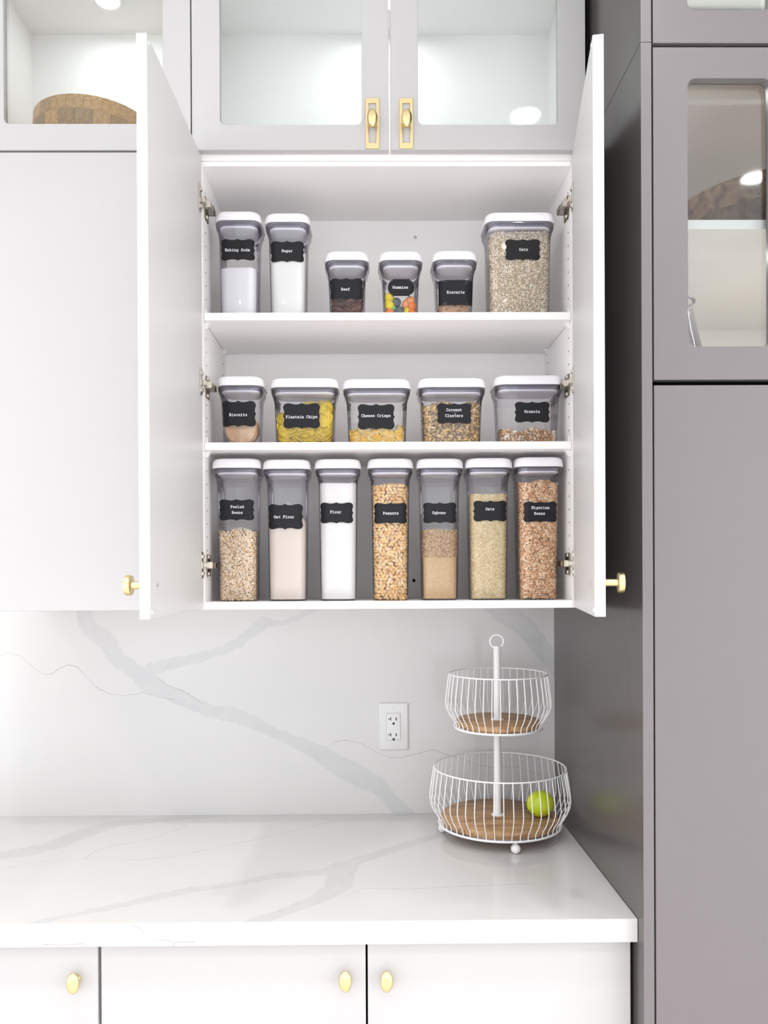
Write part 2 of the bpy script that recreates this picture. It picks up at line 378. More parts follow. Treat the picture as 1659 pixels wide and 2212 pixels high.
P = P3[:, :2]; fm = P3[:, 1] <= YC + .0021
bd = np.min([seg_field(P, toC(b)) for b in bandsC], 0); (hr, hsg) = signed_field(P, [toC(b) for b in hairsC])
frh = [[(*at(x, y, YC), 0) for x, y, h in c4(L)] for L in ([(480, 432, 0), (495, 437, 0), (540, 480, 0), (600, 485, 0), (628, 491, 0), (700, 488, 0)], [(628, 491, 0), (620, 505, 0), (600, 512, 0)], [(160, 498, 0), (230, 500, 0), (300, 495, 0)])]
PF = P3[:, [0, 2]]; (hf_, fsg) = signed_field(PF, frh)
vert = (P3[:, 2] < ZC - .0001) & fm
hr = np.where(vert, hf_, hr)
slab_attrs(o, bd, hr, np.where(vert, fsg, hsg))
tag(o, 'white quartz countertop with thick front edge and soft grey veins', 'countertop')

# ------------------------------------------------------------ cabinet pieces
def plain_door(name, x0, x1, z0, z1, y0, y1, m_, parent): return obj(name, box(x0, x1, y0, y1, z0, z1), m_, parent, bevel=.0018)
def oval_knob(x, z, y, parent, w_=.0265, h_=.043):
    """oval brass knob standing off a door face at depth y"""
    b = join(lathe(0, 0, [(.010, 0), (.0095, .003), (.0065, .006), (.0065, .013), (.009, .016)], 24))
    h = sphere((0, 0, .0195), w_ / 2, h_ / 2, .0075, 28, 14)
    M_ = Matrix.Translation((x, y, z)) @ Matrix.Rotation(math.radians(90), 4, 'X')
    k = obj('knob', xf(h, M_), BRASS, parent, smooth=True, label='oval brass knob')
    return k, obj('knob_stem', xf(b, M_), BRASS, parent if parent.parent is None else k, smooth=True) if parent.parent is None else None
def merged_oval_knob(x, z, y, parent, stand=0., w_=.0265, h_=.043):
    b = lathe(0, 0, [(.010, 0), (.0095, .003), (.0065, .006), (.0065, .013 + stand), (.009, .016 + stand)], 24)
    h = sphere((0, 0, .0195 + stand), w_ / 2, h_ / 2, .0078, 28, 14)
    M_ = Matrix.Translation((x, y, z)) @ Matrix.Rotation(math.radians(90), 4, 'X')
    return obj('knob', xf(join(b, h), M_), BRASS, parent, smooth=True, label='oval brass knob')
T = .018
def carcass(root, x0, x1, y1, z0, z1, zi0, zi1, yb=.30, m_=None, y0=0.):
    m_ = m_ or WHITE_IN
    obj('side_panel', box(x0, x0 + T, y0, y1, z0, z1), m_, root, bevel=.0006)
    obj('side_panel', box(x1 - T, x1, y0, y1, z0, z1), m_, root, bevel=.0006)
    obj('bottom_panel', box(x0 + T, x1 - T, y0, y1, z0, zi0), m_, root, bevel=.0006)
    obj('top_panel', box(x0 + T, x1 - T, y0, y1, zi1, z1), m_, root, bevel=.0006)
    obj('back_panel', box(x0 + T, x1 - T, yb, yb + .008, zi0, zi1), m_, root)

XLI, XRI = -.3914, .4885
ZB0, ZBI = 1.5224, 1.5404          # underside and inside floor of the open cabinet
ZTI, ZT1 = 2.5789, 2.5905
ZS1, ZS1B = 2.2311, 2.2129
ZS2, ZS2B = 1.9217, 1.9035
DT, DB = 2.6015, 1.524             # top and bottom of the lower doors
# --- open pantry cabinet
pc = thing('wall_cabinet', 'open white wall cabinet with two shelves full of labelled food containers', 'cabinet', ((XLI + XRI) / 2, .15, ZB0))
xo0, xo1 = XLI - T, XRI + T
carcass(pc, xo0, xo1, WY - .001, ZB0, ZT1, ZBI, ZTI)
for z0, z1 in ((ZS1B, ZS1), (ZS2B, ZS2)):
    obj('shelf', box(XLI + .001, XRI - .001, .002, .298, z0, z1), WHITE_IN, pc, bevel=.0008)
for z in (ZS1B, ZS2B):
    for X, s in ((XLI, 1), (XRI, -1)):
        for y in (.03, .262):
            v = [(X, y - .007, z), (X, y + .007, z), (X + s * .012, y + .007, z), (X + s * .012, y - .007, z), (X, y - .005, z - .014), (X, y + .005, z - .014), (X + s * .003, y + .005, z - .014), (X + s * .003, y - .005, z - .014)]
            obj('shelf_pin', (v, [(0, 1, 2, 3), (4, 7, 6, 5), (0, 4, 5, 1), (2, 6, 7, 3), (0, 3, 7, 4), (1, 5, 6, 2)]), POWDER, pc)
            obj('shelf_clip', box(min(X, X + s * .004), max(X, X + s * .004), y - .005, y + .005, z + .0185, z + .034), POWDER, pc, bevel=.001)
holes = []
for X, s in ((XLI, 1), (XRI, -1)):
    for y in (.03, .262):
        z = ZBI + .06
        while z < ZTI - .04:
            if min(abs(z - ZS1 + .01), abs(z - ZS2 + .01)) > .03:
                holes.append(xf(lathe(0, 0, [(.0022, 0), (.0022, .0006)], 10), Matrix.Translation((X, y, z)) @ Matrix.Rotation(math.radians(90 * s), 4, 'Y')))
            z += .032
obj('pin_hole', join(*holes), HOLE, pc, kind='stuff')
for px, py in ((897, 513), (894, 1254)):
    X, Z = at(px, py, .30)
    obj('back_screw', xf(join(lathe(0, 0, [(.0045, 0), (.004, .0015), (.0015, .0018)], 16)), Matrix.Translation((X, .30, Z)) @ Matrix.Rotation(math.radians(90), 4, 'X')), SCREW if py < 900 else BLACKGAP, pc, smooth=True)

def swing_door(hx, nx, ny, side):
    """open door; inner face runs from (hx, -.004) to (nx, ny); side=-1 left, +1 right (outward)"""
    a = Vector((hx, -.006)); b = Vector((nx, ny)); L = (b - a).length
    t = (b - a).normalized(); out = Vector((t.y, -t.x)) if (t.y * side) > 0 else Vector((-t.y, t.x))
    # local frame: u along the door from hinge, n outward, z up
    M_ = Matrix(((t.x, out.x, 0, a.x), (t.y, out.y, 0, a.y), (0, 0, 1, 0), (0, 0, 0, 1)))
    flip = M_.to_3x3().determinant() < 0
    fx = lambda vf: xf(vf, M_)
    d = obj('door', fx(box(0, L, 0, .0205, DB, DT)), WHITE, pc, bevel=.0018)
    d.data.materials.append(DOORIN)  # inner face takes the lightened white
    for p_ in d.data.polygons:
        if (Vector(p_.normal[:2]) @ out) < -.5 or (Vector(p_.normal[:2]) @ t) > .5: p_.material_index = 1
    kz = at(290 if side < 0 else 1310, 1265 if side < 0 else 1259, ny)[1]
    ku = L - .045
    Rk = M_ @ Matrix.Translation((ku, .0205, kz)) @ Matrix.Rotation(math.radians(-90), 4, 'X')
    k = xf(lathe(0, 0, [(.0085, 0), (.0075, .002), (.0072, .026), (.0075, .0268), (.0185, .0275), (.0195, .029), (.0195, .0375), (.0185, .039), (.012, .0396)], 40), Rk)
    obj('knob', k, BRASS, d, smooth=True, label='round brass disc knob')
    obj('knob_screw', xf(lathe(0, 0, [(.0038, 0), (.0034, .0012), (.001, .0014)], 14), M_ @ Matrix.Translation((ku, 0, kz)) @ Matrix.Rotation(math.radians(90), 4, 'X')), SCREW, d, smooth=True)
    for zz in (DT - .012, DB + .012):
        obj('bumper', xf(lathe(0, 0, [(.004, 0), (.0038, .0015), (.002, .0022)], 14), M_ @ Matrix.Translation((L - .012, 0, zz)) @ Matrix.Rotation(math.radians(90), 4, 'X')), POWDER, d, smooth=True)
    for py in ((438, 830, 1221) if side < 0 else (436, 826, 1217)):
        z = at(440 if side < 0 else 1235, py, 0)[1]
        s = -side
        parts = [fx(box(.010, .033, -.003, 0, z - .031, z + .031))]
        parts += [fx(box(.012, .024, -.006, -.002, z - .024, z - .016)), fx(box(.012, .024, -.006, -.002, z + .016, z + .024))]
        hg = obj('hinge', join(*parts), NICKEL, d, bevel=.0012)
        # arm: from the cup over the hinge line to the mounting plate on the side panel
        X = hx
        xs = lambda q: X + s * q
        def bx_(q0, q1, y0, y1, z0, z1): return box(min(xs(q0), xs(q1)), max(xs(q0), xs(q1)), y0, y1, z0, z1)
        obj('hinge', join(bx_(.004, .020, .004, .052, z - .008, z + .008), bx_(.003, .012, -.018, .006, z - .0055, z + .0055)), NICKEL, d, bevel=.0012)
        obj('hinge', join(bx_(.0, .005, .020, .058, z - .026, z + .026), bx_(.004, .022, .030, .060, z - .0065, z + .0065)), DNICKEL, d, bevel=.001)
        for dz in (-.02, .02):
            obj('hinge_screw', xf(lathe(0, 0, [(.0055, 0), (.005, .0025), (.002, .0035)], 14), Matrix.Translation((xs(.005), .034, z + dz)) @ Matrix.Rotation(math.radians(90 * s), 4, 'Y')), NICKEL, d, smooth=True)
    return d
swing_door(XLI - .002, -.4022, -.4449, -1)
swing_door(XRI + .001, .4185, -.4394, 1)

# --- upper glass cabinets
ZG0 = 2.5915; ZGI = 2.6095; ZGT = 3.090; ZG1 = 3.108; ZGD = 2.6065; DY = -.0215
def handle_plate(xc, z0, z1, parent):
    y = DY; w2 = .016; hz = z1 - z0; t = .004
    iw = .0085
    zs = [z0, z0 + .013, z0 + .050, z1 - .036, z1 - .012, z1]
    parts = [box(xc - w2, xc - iw, y - t, y, z0, z1), box(xc + iw, xc + w2, y - t, y, z0, z1), box(xc - iw, xc + iw, y - t, y, zs[0], zs[1]), box(xc - iw, xc + iw, y - t, y, zs[2], zs[3]), box(xc - iw, xc + iw, y - t, y, zs[4], zs[5])]
    # one continuous outline with two cut-outs
    V, Fc = [], []
    xs = [xc - w2, xc - iw, xc + iw, xc + w2]; holes_ = {(1, 1), (1, 3)}
    solid = {(i, j) for i in range(3) for j in range(5)} - holes_
    idx = {}
    def vi(i, j, s):
        if (i, j, s) not in idx: idx[(i, j, s)] = len(V); V.append((xs[i], y - t if s else y, zs[j]))
        return idx[(i, j, s)]
    for i, j in solid:
        for s in (0, 1): Fc.append((vi(i, j, s), vi(i + 1, j, s), vi(i + 1, j + 1, s), vi(i, j + 1, s)))
        for di, dj, (a, b) in ((-1, 0, ((i, j), (i, j + 1))), (1, 0, ((i + 1, j), (i + 1, j + 1))), (0, -1, ((i, j), (i + 1, j))), (0, 1, ((i, j + 1), (i + 1, j + 1)))):
            if (i + di, j + dj) not in solid: Fc.append((vi(*a, 0), vi(*b, 0), vi(*b, 1), vi(*a, 1)))
    hp = obj('handle_plate', (V, Fc), BRASS, parent, bevel=.0008, label='slotted brass plate')
    merged_oval_knob(xc, at(805, 255, y - t - .018)[1], y - t, parent, 0, .0245, .043)
def glass_cabinet(label, x0, x1, doors, puck):
    g = thing('glass_cabinet', label, 'cabinet', ((x0 + x1) / 2, .15, ZG0))
    carcass(g, x0, x1, WY - .001, ZG0, ZG1, ZGI, ZGT)
    for (dx0, dx1, hx0, hx1, hz0, hinge_px) in doors:
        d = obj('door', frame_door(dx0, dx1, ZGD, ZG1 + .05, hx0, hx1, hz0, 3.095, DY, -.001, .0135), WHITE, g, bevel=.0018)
        obj('glass_pane', box(hx0 - .008, hx1 + .008, -.0085, -.0055, hz0 - .008, 3.10), GLASS, d)
        if hinge_px: handle_plate(at(hinge_px, 260, DY)[0], at(hinge_px, 322, DY)[1], at(hinge_px, 213.5, DY)[1], d)
    p = obj('puck_light', lathe(*puck, [(.036, ZGT), (.036, ZGT - .008), (.031, ZGT - .009)], 28), POWDER, g, smooth=True)
    obj('puck_lens', lathe(*puck, [(.030, ZGT - .0085), (.030, ZGT - .010)], 28), PUCKM, p)
    return g
a = lambda px, py=200, y=DY: at(px, py, y)[0]
hz = at(780, 269, DY)[1]; hz2 = at(300, 267, DY)[1]
glass_cabinet('white wall cabinet with two empty glass doors and slotted brass handles', a(413), a(1266), [
    (a(414), a(839.5), a(475), a(781), hz, 804.5), (a(843.5), a(1265), a(903), a(1206), hz, 877.5)], PUCKS[1])
glass_cabinet('white glass-door wall cabinet holding the wooden bowl', -.935, a(412.3), [(-.932, a(411.5), a(8), a(351.5), hz2, None)], PUCKS[0])
# --- closed wall cabinet on the left
cc = thing('wall_cabinet', 'closed plain white wall cabinet left of the open one', 'cabinet', (-.67, .15, ZB0))
carcass(cc, -.935, a(412.3), WY - .001, ZB0, ZT1, ZBI, ZTI)
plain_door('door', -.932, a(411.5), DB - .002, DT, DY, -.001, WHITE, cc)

# --- base cabinets
BY = YC + .024
zt = ZU - .0015
Xg = lambda px: at(px, 2100, BY)[0]
def base_cab(label, x0, x1, dx, knobs):
    b = thing('base_cabinet', label, 'cabinet', ((x0 + x1) / 2, .05, 0))
    y0 = BY + .021
    obj('carcass', join(box(x0, x0 + T, y0, WY - .001, .10, zt), box(x1 - T, x1, y0, WY - .001, .10, zt), box(x0 + T, x1 - T, y0, WY - .001, .10, .118), box(x0 + T, x1 - T, WY - .02, WY - .001, .118, zt), box(x0 + T, x1 - T, y0, y0 + .08, zt - T, zt)), WHITE_IN, b)
    obj('toe_kick', box(x0, x1, y0 + .06, y0 + .078, 0, .10), WHITE, b)
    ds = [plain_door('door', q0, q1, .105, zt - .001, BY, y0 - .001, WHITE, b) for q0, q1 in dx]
    for i, (px, py) in knobs: merged_oval_knob(*at(px, py, BY - .02), BY, ds[i])
xa, xb, xc_, xd = Xg(215), Xg(792), Xg(792.8), Xg(1363)
base_cab('white base cabinet left of the grey gap, one brass knob in view', -1.35, xa, [(-1.12, Xg(211.5))], [(0, (157, 2125))])
base_cab('wide double white base cabinet with two neighbouring brass knobs', xa + .0005, xd, [(Xg(218.5), Xg(790)), (Xg(794.3), Xg(1362.5))], [(0, (746, 2121)), (1, (835.5, 2121))])

# --- dark tall cabinet
TX0 = XC; TX1 = 1.30; TY = -.361; SP = at(1410, 1200, TY)[0]
tc_ = thing('tall_cabinet', 'tall dark grey lacquered cabinet with glass doors at the right', 'cabinet', ((TX0 + TX1) / 2, .1, 0))
jz = at(1389, 92, TY)[1]
for z0, z1 in ((.0, jz - .0006), (jz + .0006, CEIL - .003)):
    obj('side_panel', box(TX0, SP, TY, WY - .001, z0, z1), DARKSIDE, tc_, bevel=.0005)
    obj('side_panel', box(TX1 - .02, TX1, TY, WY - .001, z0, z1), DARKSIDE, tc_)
    obj('edge_strip', box(TX0 + .0002, SP, TY - .0012, TY, z0, z1), DARK, tc_)
TIX0 = SP + .012; TIX1 = TX1 - .035; TIY = -.335
obj('gap_shade_strip', join(box(SP, TIX0, TIY, WY - .002, .1, CEIL - .004)), BLACKGAP, tc_)  # black strip paints the shade of the upright gap beside the doors
g1 = at(1430, 826, TY)[1]; g0 = at(1430, 97, TY)[1]
def tz(py, y=TY, px=1480): return at(px, py, y)[1]
TIN = mat('beige_melamine', (.78, .74, .70), .5)
obj('back_panel', box(TIX0, TIX1, .345, .355, .1, CEIL - .01), WHITE_IN, tc_)
obj('lining', join(box(TIX0, TIX0 + .004, TIY + .001, .345, .1, CEIL - .01), box(TIX1 - .004, TIX1, TIY + .001, .345, .1, CEIL - .01)), TIN, tc_)
sh1 = (at(1550, 495, -.325)[1], at(1550, 475, -.325)[1])
obj('shelf', box(TIX0 + .004, TIX1 - .004, -.325, .344, *sh1), WHITE_IN, tc_, label='white inner shelf')
for z in (g1, g0): obj('divider_panel', box(TIX0 + .004, TIX1 - .004, -.33, .344, z - .009, z + .009), TIN, tc_)
obj('gap_shade_bars', join(*[box(TIX0, TIX1, -.334, -.3305, z - .012, z + .012) for z in (g1, g0)]), BLACKGAP, tc_)  # black bars paint the shade in the gaps between door rows
tx0 = at(1413, 900, TY)[0]; tx1 = at(1742, 900, TY)[0]; hx0 = at(1486.5, 500, TY)[0]; hx1 = tx1 - (hx0 - tx0)
TD0, TD1 = TY, TY + .022
for q0, q1, h0, h1 in ((tx0, tx1, hx0, hx1), (tx1 + .003, tx1 * 2 - tx0 + .003, tx1 + .003 + hx0 - tx0, tx1 + .003 + hx1 - tx0)):
    d = obj('door', frame_door(q0, q1, tz(92.5, px=1415), CEIL - .006, h0, h1, tz(21), CEIL - .07, TD0, TD1, .016), DARK, tc_, bevel=.0015)
    obj('glass_pane', box(h0 - .006, h1 + .006, TD1 - .004, TD1 - .0008, tz(21) - .006, CEIL - .065), GLASS, d)
    d = obj('door', frame_door(q0, q1, tz(820.5, px=1415), tz(101.5, px=1415), h0, h1, tz(748), tz(169), TD0, TD1, .016), DARK, tc_, bevel=.0015)
    obj('glass_pane', box(h0 - .006, h1 + .006, TD1 - .004, TD1 - .0008, tz(748) - .006, tz(169) + .006), GLASS, d)
    plain_door('door', q0, q1, .105, tz(832, px=1415), TD0, TD1, DARK, tc_)
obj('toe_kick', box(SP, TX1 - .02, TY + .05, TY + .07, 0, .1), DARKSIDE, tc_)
for z_ in (g1, g0): area('added_cabinet_fill', ((TIX0 + TIX1) / 2, -.20, (sh1[0] if z_ == g1 else g0 - .012) - .002), (0, 0, 0), .55, .02, 1.2, (1, .97, .92))  # unseen lamps added to brighten the glazed compartments
area('added_cabinet_fill', ((TIX0 + TIX1) / 2, -.26, CEIL - .03), (0, 0, 0), .5, .02, 3, (.93, 1, .99))  # another added lamp, for the top compartment
# brown bowl above, glass carafe below
BARK = mat('mottled_brown_bark', (.055, .024, .017), .8, spec=.2, var=(55, (.17, .10, .06), .8), bump=(90, 1., .008))
BARK2 = mat('mottled_brown_rim', (.075, .033, .02), .8, spec=.2, var=(45, (.26, .15, .08), .85), bump=(80, 1., .008))
bcx, bcy = .93, -.085
bb = thing('decor_bowl', 'large mottled brown bowl behind the glass of the grey cabinet', 'bowl', (bcx, bcy, sh1[1]))
z0 = sh1[1]
obj('bowl_body', lathe(bcx, bcy, [(.07, z0), (.13, z0 + .004), (.19, z0 + .035), (.212, z0 + .075), (.202, z0 + .078), (.17, z0 + .04), (.05, z0 + .015)], 64), BARK, bb, smooth=True)
obj('rim_band', lathe(bcx, bcy, [(.214, z0 + .0745), (.222, z0 + .10), (.222, z0 + .125), (.21, z0 + .125), (.208, z0 + .10), (.203, z0 + .0775)], 64), BARK2, bb, smooth=True)
z0 = g1 + .0095
gx, gy = .668, -.13
jg = thing('glass_carafe', 'clear glass carafe with thick rim low in the grey cabinet', 'carafe', (gx, gy, z0))
obj('carafe_body', lathe(gx, gy, [(.03, z0), (.09, z0 + .002), (.096, z0 + .012), (.085, z0 + .07), (.066, z0 + .15), (.056, z0 + .20), (.056, z0 + .216)], 40, False), JUGG, jg, smooth=True)
obj('rim', tube(circ(gx, gy, z0 + .219, .058, 40), .0035, 8, True), JUGG, jg, smooth=True)

# wooden bowl in the left glass cabinet
bx, by = at(193, 240, .13)[0], .165
wb = thing('wooden_bowl', 'wide wooden salad bowl made of glued blocks in the left glass cabinet', 'bowl', (bx, by, ZGI))
prof = [(.085, 0.0), (.118, .018), (.138, .048), (.147, .083), (.150, .118), (.149, .152)]
def bowl_stave(k, a0, a1, th=.008):
    (r0, z0_), (r1, z1_) = prof[k], prof[k + 1]; V = []
    for r_, z_ in ((r0, z0_), (r1, z1_)):
        for rr in (r_, r_ - th):
            for i in range(4):
                t = a0 + (a1 - a0) * i / 3; V.append((rr * math.cos(t), rr * math.sin(t), z_))
    Fc = []
    for i in range(3): Fc += [(i, i + 1, 9 + i, 8 + i), (4 + i, 12 + i, 13 + i, 5 + i), (8 + i, 9 + i, 13 + i, 12 + i), (i, 4 + i, 5 + i, i + 1)]
    Fc += [(0, 8, 12, 4), (3, 7, 15, 11)]
    return V, Fc
NS = 22
for k in range(5):
    da = 2 * math.pi / NS; base = None
    for i in range(NS):
        ang = i * da + (k % 2) * da / 2
        if base is None:
            v, f = bowl_stave(k, .0018 * 2, da - .0018 * 2)
            base = obj('block', ([(bx + p[0], by + p[1], ZGI + p[2]) for p in v], f), BAMBOO, wb, smooth=True, angle=30)
            base.rotation_euler.z = ang
        else:
            c = base.copy(); link(c); c.parent = wb; c.rotation_euler.z = ang
obj('inner_shell', lathe(bx, by, [(r_ - .0035, ZGI + z_ + .0005) for r_, z_ in prof[:-1]] + [(.1455, ZGI + .1515), (.143, ZGI + .1515)] + [(r_ - .007, ZGI + z_ + .003) for r_, z_ in prof[::-1][1:]], 48), BAMBOO, wb, smooth=True)
wb.rotation_euler = (0, math.radians(1.5), 0)

# ------------------------------------------------------------ lamps in the ceiling
for i, (x, y) in enumerate(DOWN):
    d = thing('downlight', 'round recessed ceiling downlight', 'lamp', (x, y, CEIL - .012), 'ceiling downlights')
    obj('trim_ring', lathe(x, y, [(.062, CEIL - .0005), (.062, CEIL - .006), (.053, CEIL - .010), (.050, CEIL - .010), (.050, CEIL - .0005)], 36), POWDER, d, smooth=True)
    obj('diffuser', lathe(x, y, [(.049, CEIL - .001), (.049, CEIL - .009)], 36), LAMP, d)

# ------------------------------------------------------------ outlet
ox, oz = at(850, 1568.5, WY); k = (WY + DIST) / F
ol = thing('outlet', 'white double wall socket plate on the veined backsplash', 'outlet', (ox, WY, oz))
ow, oh = 32 * k, 51 * k
rngs = [[(ox + x, WY - t, oz + z) for x, z in rrect(2 * ow - s, 2 * oh - s, .004, 4)] for t, s in ((0, 0), (.003, 0), (.0055, .004), (.0058, .006))]
obj('cover_plate', loft(rngs), PLATE, ol, smooth=True)
rngs = [[(ox + x, WY - t, oz + z) for x, z in rrect(30 * k - s, 58 * k - s, .003, 4)] for t, s in ((.005, 0), (.0068, 0), (.0074, .0012))]
obj('receptacle', loft(rngs), PLATE, ol, smooth=True)
obj('gap', loft([[(ox + x, WY - t, oz + z) for x, z in rrect(31.4 * k, 59.4 * k, .003, 4)] for t in (.0050, .0060)]), mat('grey_gap', (.45, .44, .43), .6), ol)
yy = WY - .0074
for dz in (16.5 * k, -17.5 * k):
    zc = oz + dz
    obj('socket_slot', join(box(ox - 6.6 * k, ox - 5.2 * k, yy - .0005, yy, zc - 3.6 * k, zc + 3.6 * k), box(ox - 11.5 * k, ox - 6.7 * k, yy - .0005, yy, zc - .8 * k, zc + .8 * k)), SLOT, ol)
    obj('socket_slot', box(ox + 4.6 * k, ox + 6.6 * k, yy - .0005, yy, zc - 3.2 * k, zc + 3.2 * k), SLOT, ol)
    obj('socket_slot', xf(lathe(0, 0, [(2.6 * k, 0), (2.6 * k, .0005)], 16), Matrix.Translation((ox, yy, zc - 10 * k)) @ Matrix.Rotation(math.radians(90), 4, 'X')), SLOT, ol)
for dz, an in ((42 * k, 65), (-43 * k, 5)):
    M_ = Matrix.Translation((ox, WY - .0055, oz + dz)) @ Matrix.Rotation(math.radians(90), 4, 'X')
    s = obj('screw', xf(lathe(0, 0, [(.0042, 0), (.0040, .0008), (.0025, .0012)], 16), M_), PLATE, ol, smooth=True)
    obj('screw_slot', xf(box(-.0036, .0036, -.0005, .0005, .0010, .0014), M_ @ Matrix.Rotation(math.radians(an), 4, 'Z')), SCREW, s)

# ------------------------------------------------------------ two-tier fruit stand
sx, sy = .343, .203
fs = thing('fruit_stand', 'white two-tier wire fruit stand with round wooden bases on the counter', 'basket', (sx, sy, ZC))
Z = lambda h: ZC + h
px_ = .338
obj('pole', lathe(px_, sy, [(.017, Z(.0525)), (.016, Z(.0545)), (.0095, Z(.0555)), (.0095, Z(.29)), (.0095, Z(.3045)), (.0175, Z(.3055)), (.0165, Z(.3075)), (.0095, Z(.3085)), (.0093, Z(.498)), (.0085, Z(.4995))], 24), POWDER, fs, smooth=True)
obj('ring_handle', tube([(px_ + .0175 * math.sin(t), sy, Z(.5115) - .0175 * math.cos(t)) for t in [2 * math.pi * i / 36 for i in range(36)]], .0030, 8, True), POWDER, fs, smooth=True)
def tier(rr, rb, r0, zr, zb, z0, nb, zbt, zbb, rboard, cx, phase):
    obj('rim_wire', tube(circ(cx, sy, Z(zr), rr, 72), .0020, 8, True), POWDER, fs, smooth=True)
    obj('base_ring', tube(circ(cx, sy, Z(z0), r0, 72), .0030, 8, True), POWDER, fs, smooth=True)
    # profile of a wire: rim, outward belly, tight waist, base ring
    zs = zr - z0
    prof_ = [(rr, 1.0), (rr + (rb - rr) * .30, .86), (rr + (rb - rr) * .66, .68), (rb, .46), (rb - .002, .36), (rb - (rb - r0) * .45, .22), (r0 + .004, .13), (r0 + .0005, .07), (r0, 0)]
    pts = []
    for i in range(len(prof_) - 1):
        p0 = prof_[max(i - 1, 0)]; p1 = prof_[i]; p2 = prof_[i + 1]; p3 = prof_[min(i + 2, len(prof_) - 1)]
        for t in (0, .5):
            q = [.5 * ((2 * p1[j]) + (-p0[j] + p2[j]) * t + (2 * p0[j] - 5 * p1[j] + 4 * p2[j] - p3[j]) * t * t + (-p0[j] + 3 * p1[j] - 3 * p2[j] + p3[j]) * t ** 3) for j in (0, 1)]
            pts.append(q)
    pts.append(prof_[-1])
    base = obj('wire', tube([(cx + r_, sy, Z(z0 + f * zs)) for r_, f in pts], .00135, 6), POWDER, fs, smooth=True)
    # origin of the shared mesh is the stand's base, so shift it onto this tier's axis
    dx = cx - sx
    me = base.data; me.transform(Matrix.Translation((-dx, 0, 0))); base.location = (dx, 0, 0); base.rotation_euler.z = phase
    for i in range(1, nb):
        c = base.copy(); link(c); c.parent = fs; c.rotation_euler.z = phase + 2 * math.pi * i / nb
    obj('wooden_base', lathe(cx, sy, [(rboard - .002, Z(zbb)), (rboard, Z(zbb + .002)), (rboard, Z(zbt - .002)), (rboard - .002, Z(zbt))], 64), BOARD, fs, smooth=True, angle=60)
    obj('support_ring', tube(circ(cx, sy, Z(z0 - .0035), r0 * .82, 48), .0022, 6, True), POWDER, fs, smooth=True)
tier(.173, .184, .160, .180, .09, .032, 48, .0525, .0345, .153, sx, .03)
tier(.129, .1385, .114, .4265, .347, .2855, 40, .3055, .2875, .1085, .340, .05)
for fx_, fy_ in ((.360, .08), (.1795, .209)):
    pass
fr_ = .150
for ang in (-84, 172, 44):
    a_ = math.radians(ang); X, Y = sx + fr_ * math.cos(a_), sy + fr_ * math.sin(a_)
    obj('foot', join(sphere((X, Y, Z(.0125)), .0122, .0122, .0123, 20, 12), lathe(X, Y, [(.003, Z(.02)), (.003, Z(.032))], 10)), POWDER, fs, smooth=True)
# green fruit
gm = bpy.data.materials.new('green_fruit_skin'); gm.use_nodes = True; nt = gm.node_tree; b = nt.nodes['Principled BSDF']
tcn = nt.nodes.new('ShaderNodeTexCoord'); nn = nt.nodes.new('ShaderNodeTexNoise'); nn.inputs['Scale'].default_value = 25; nt.links.new(tcn.outputs['Object'], nn.inputs[0])
cr = nt.nodes.new('ShaderNodeValToRGB'); cr.color_ramp.elements[0].position = .35; cr.color_ramp.elements[1].position = .7
cr.color_ramp.elements[0].color = (.42, .54, .008, 1); cr.color_ramp.elements[1].color = (.66, .68, .04, 1); nt.links.new(nn.outputs['Fac'], cr.inputs[0]); nt.links.new(cr.outputs[0], b.inputs['Base Color'])
n2 = nt.nodes.new('ShaderNodeTexNoise'); n2.inputs['Scale'].default_value = 500; nt.links.new(tcn.outputs['Object'], n2.inputs[0])
bp = nt.nodes.new('ShaderNodeBump'); bp.inputs['Strength'].default_value = .25; bp.inputs['Distance'].default_value = .001; nt.links.new(n2.outputs['Fac'], bp.inputs['Height']); nt.links.new(bp.outputs[0], b.inputs['Normal'])
b.inputs['Roughness'].default_value = .3
fz = Z(.0525) + .0335
X, _ = at(1166, 1732, .19); fc = (X, .185, fz)
ft = thing('lime', 'single yellow-green lime on the lower wooden base of the wire stand', 'fruit', (fc[0], fc[1], Z(.0525)))
prof_ = [(.0001, -.0385), (.004, -.0375), (.007, -.0355), (.013, -.033), (.022, -.028), (.030, -.018), (.034, -.004), (.0335, .008), (.029, .021), (.020, .030), (.010, .035), (.005, .0375), (.0001, .038)]
vf = loft([circ(0, 0, z_, r_, 28) for r_, z_ in prof_])
M_ = Matrix.Translation(fc) @ Matrix.Rotation(math.radians(20), 4, 'Z') @ Matrix.Rotation(math.radians(76), 4, 'Y') @ Matrix.Rotation(math.radians(0), 4, 'X')
obj('flesh', xf(vf, M_), gm, ft, smooth=True, angle=80)
M2 = Matrix.Translation(Vector(fc) + (M_.to_3x3() @ Vector((.013, -.014, -.0318)))) @ M_.to_3x3().to_4x4()
obj('stem_scar', xf(sphere((0, 0, 0), .0022, .0022, .0014, 10, 6), M2), mat('brown_stem', (.12, .08, .02), .8), ft, smooth=True)

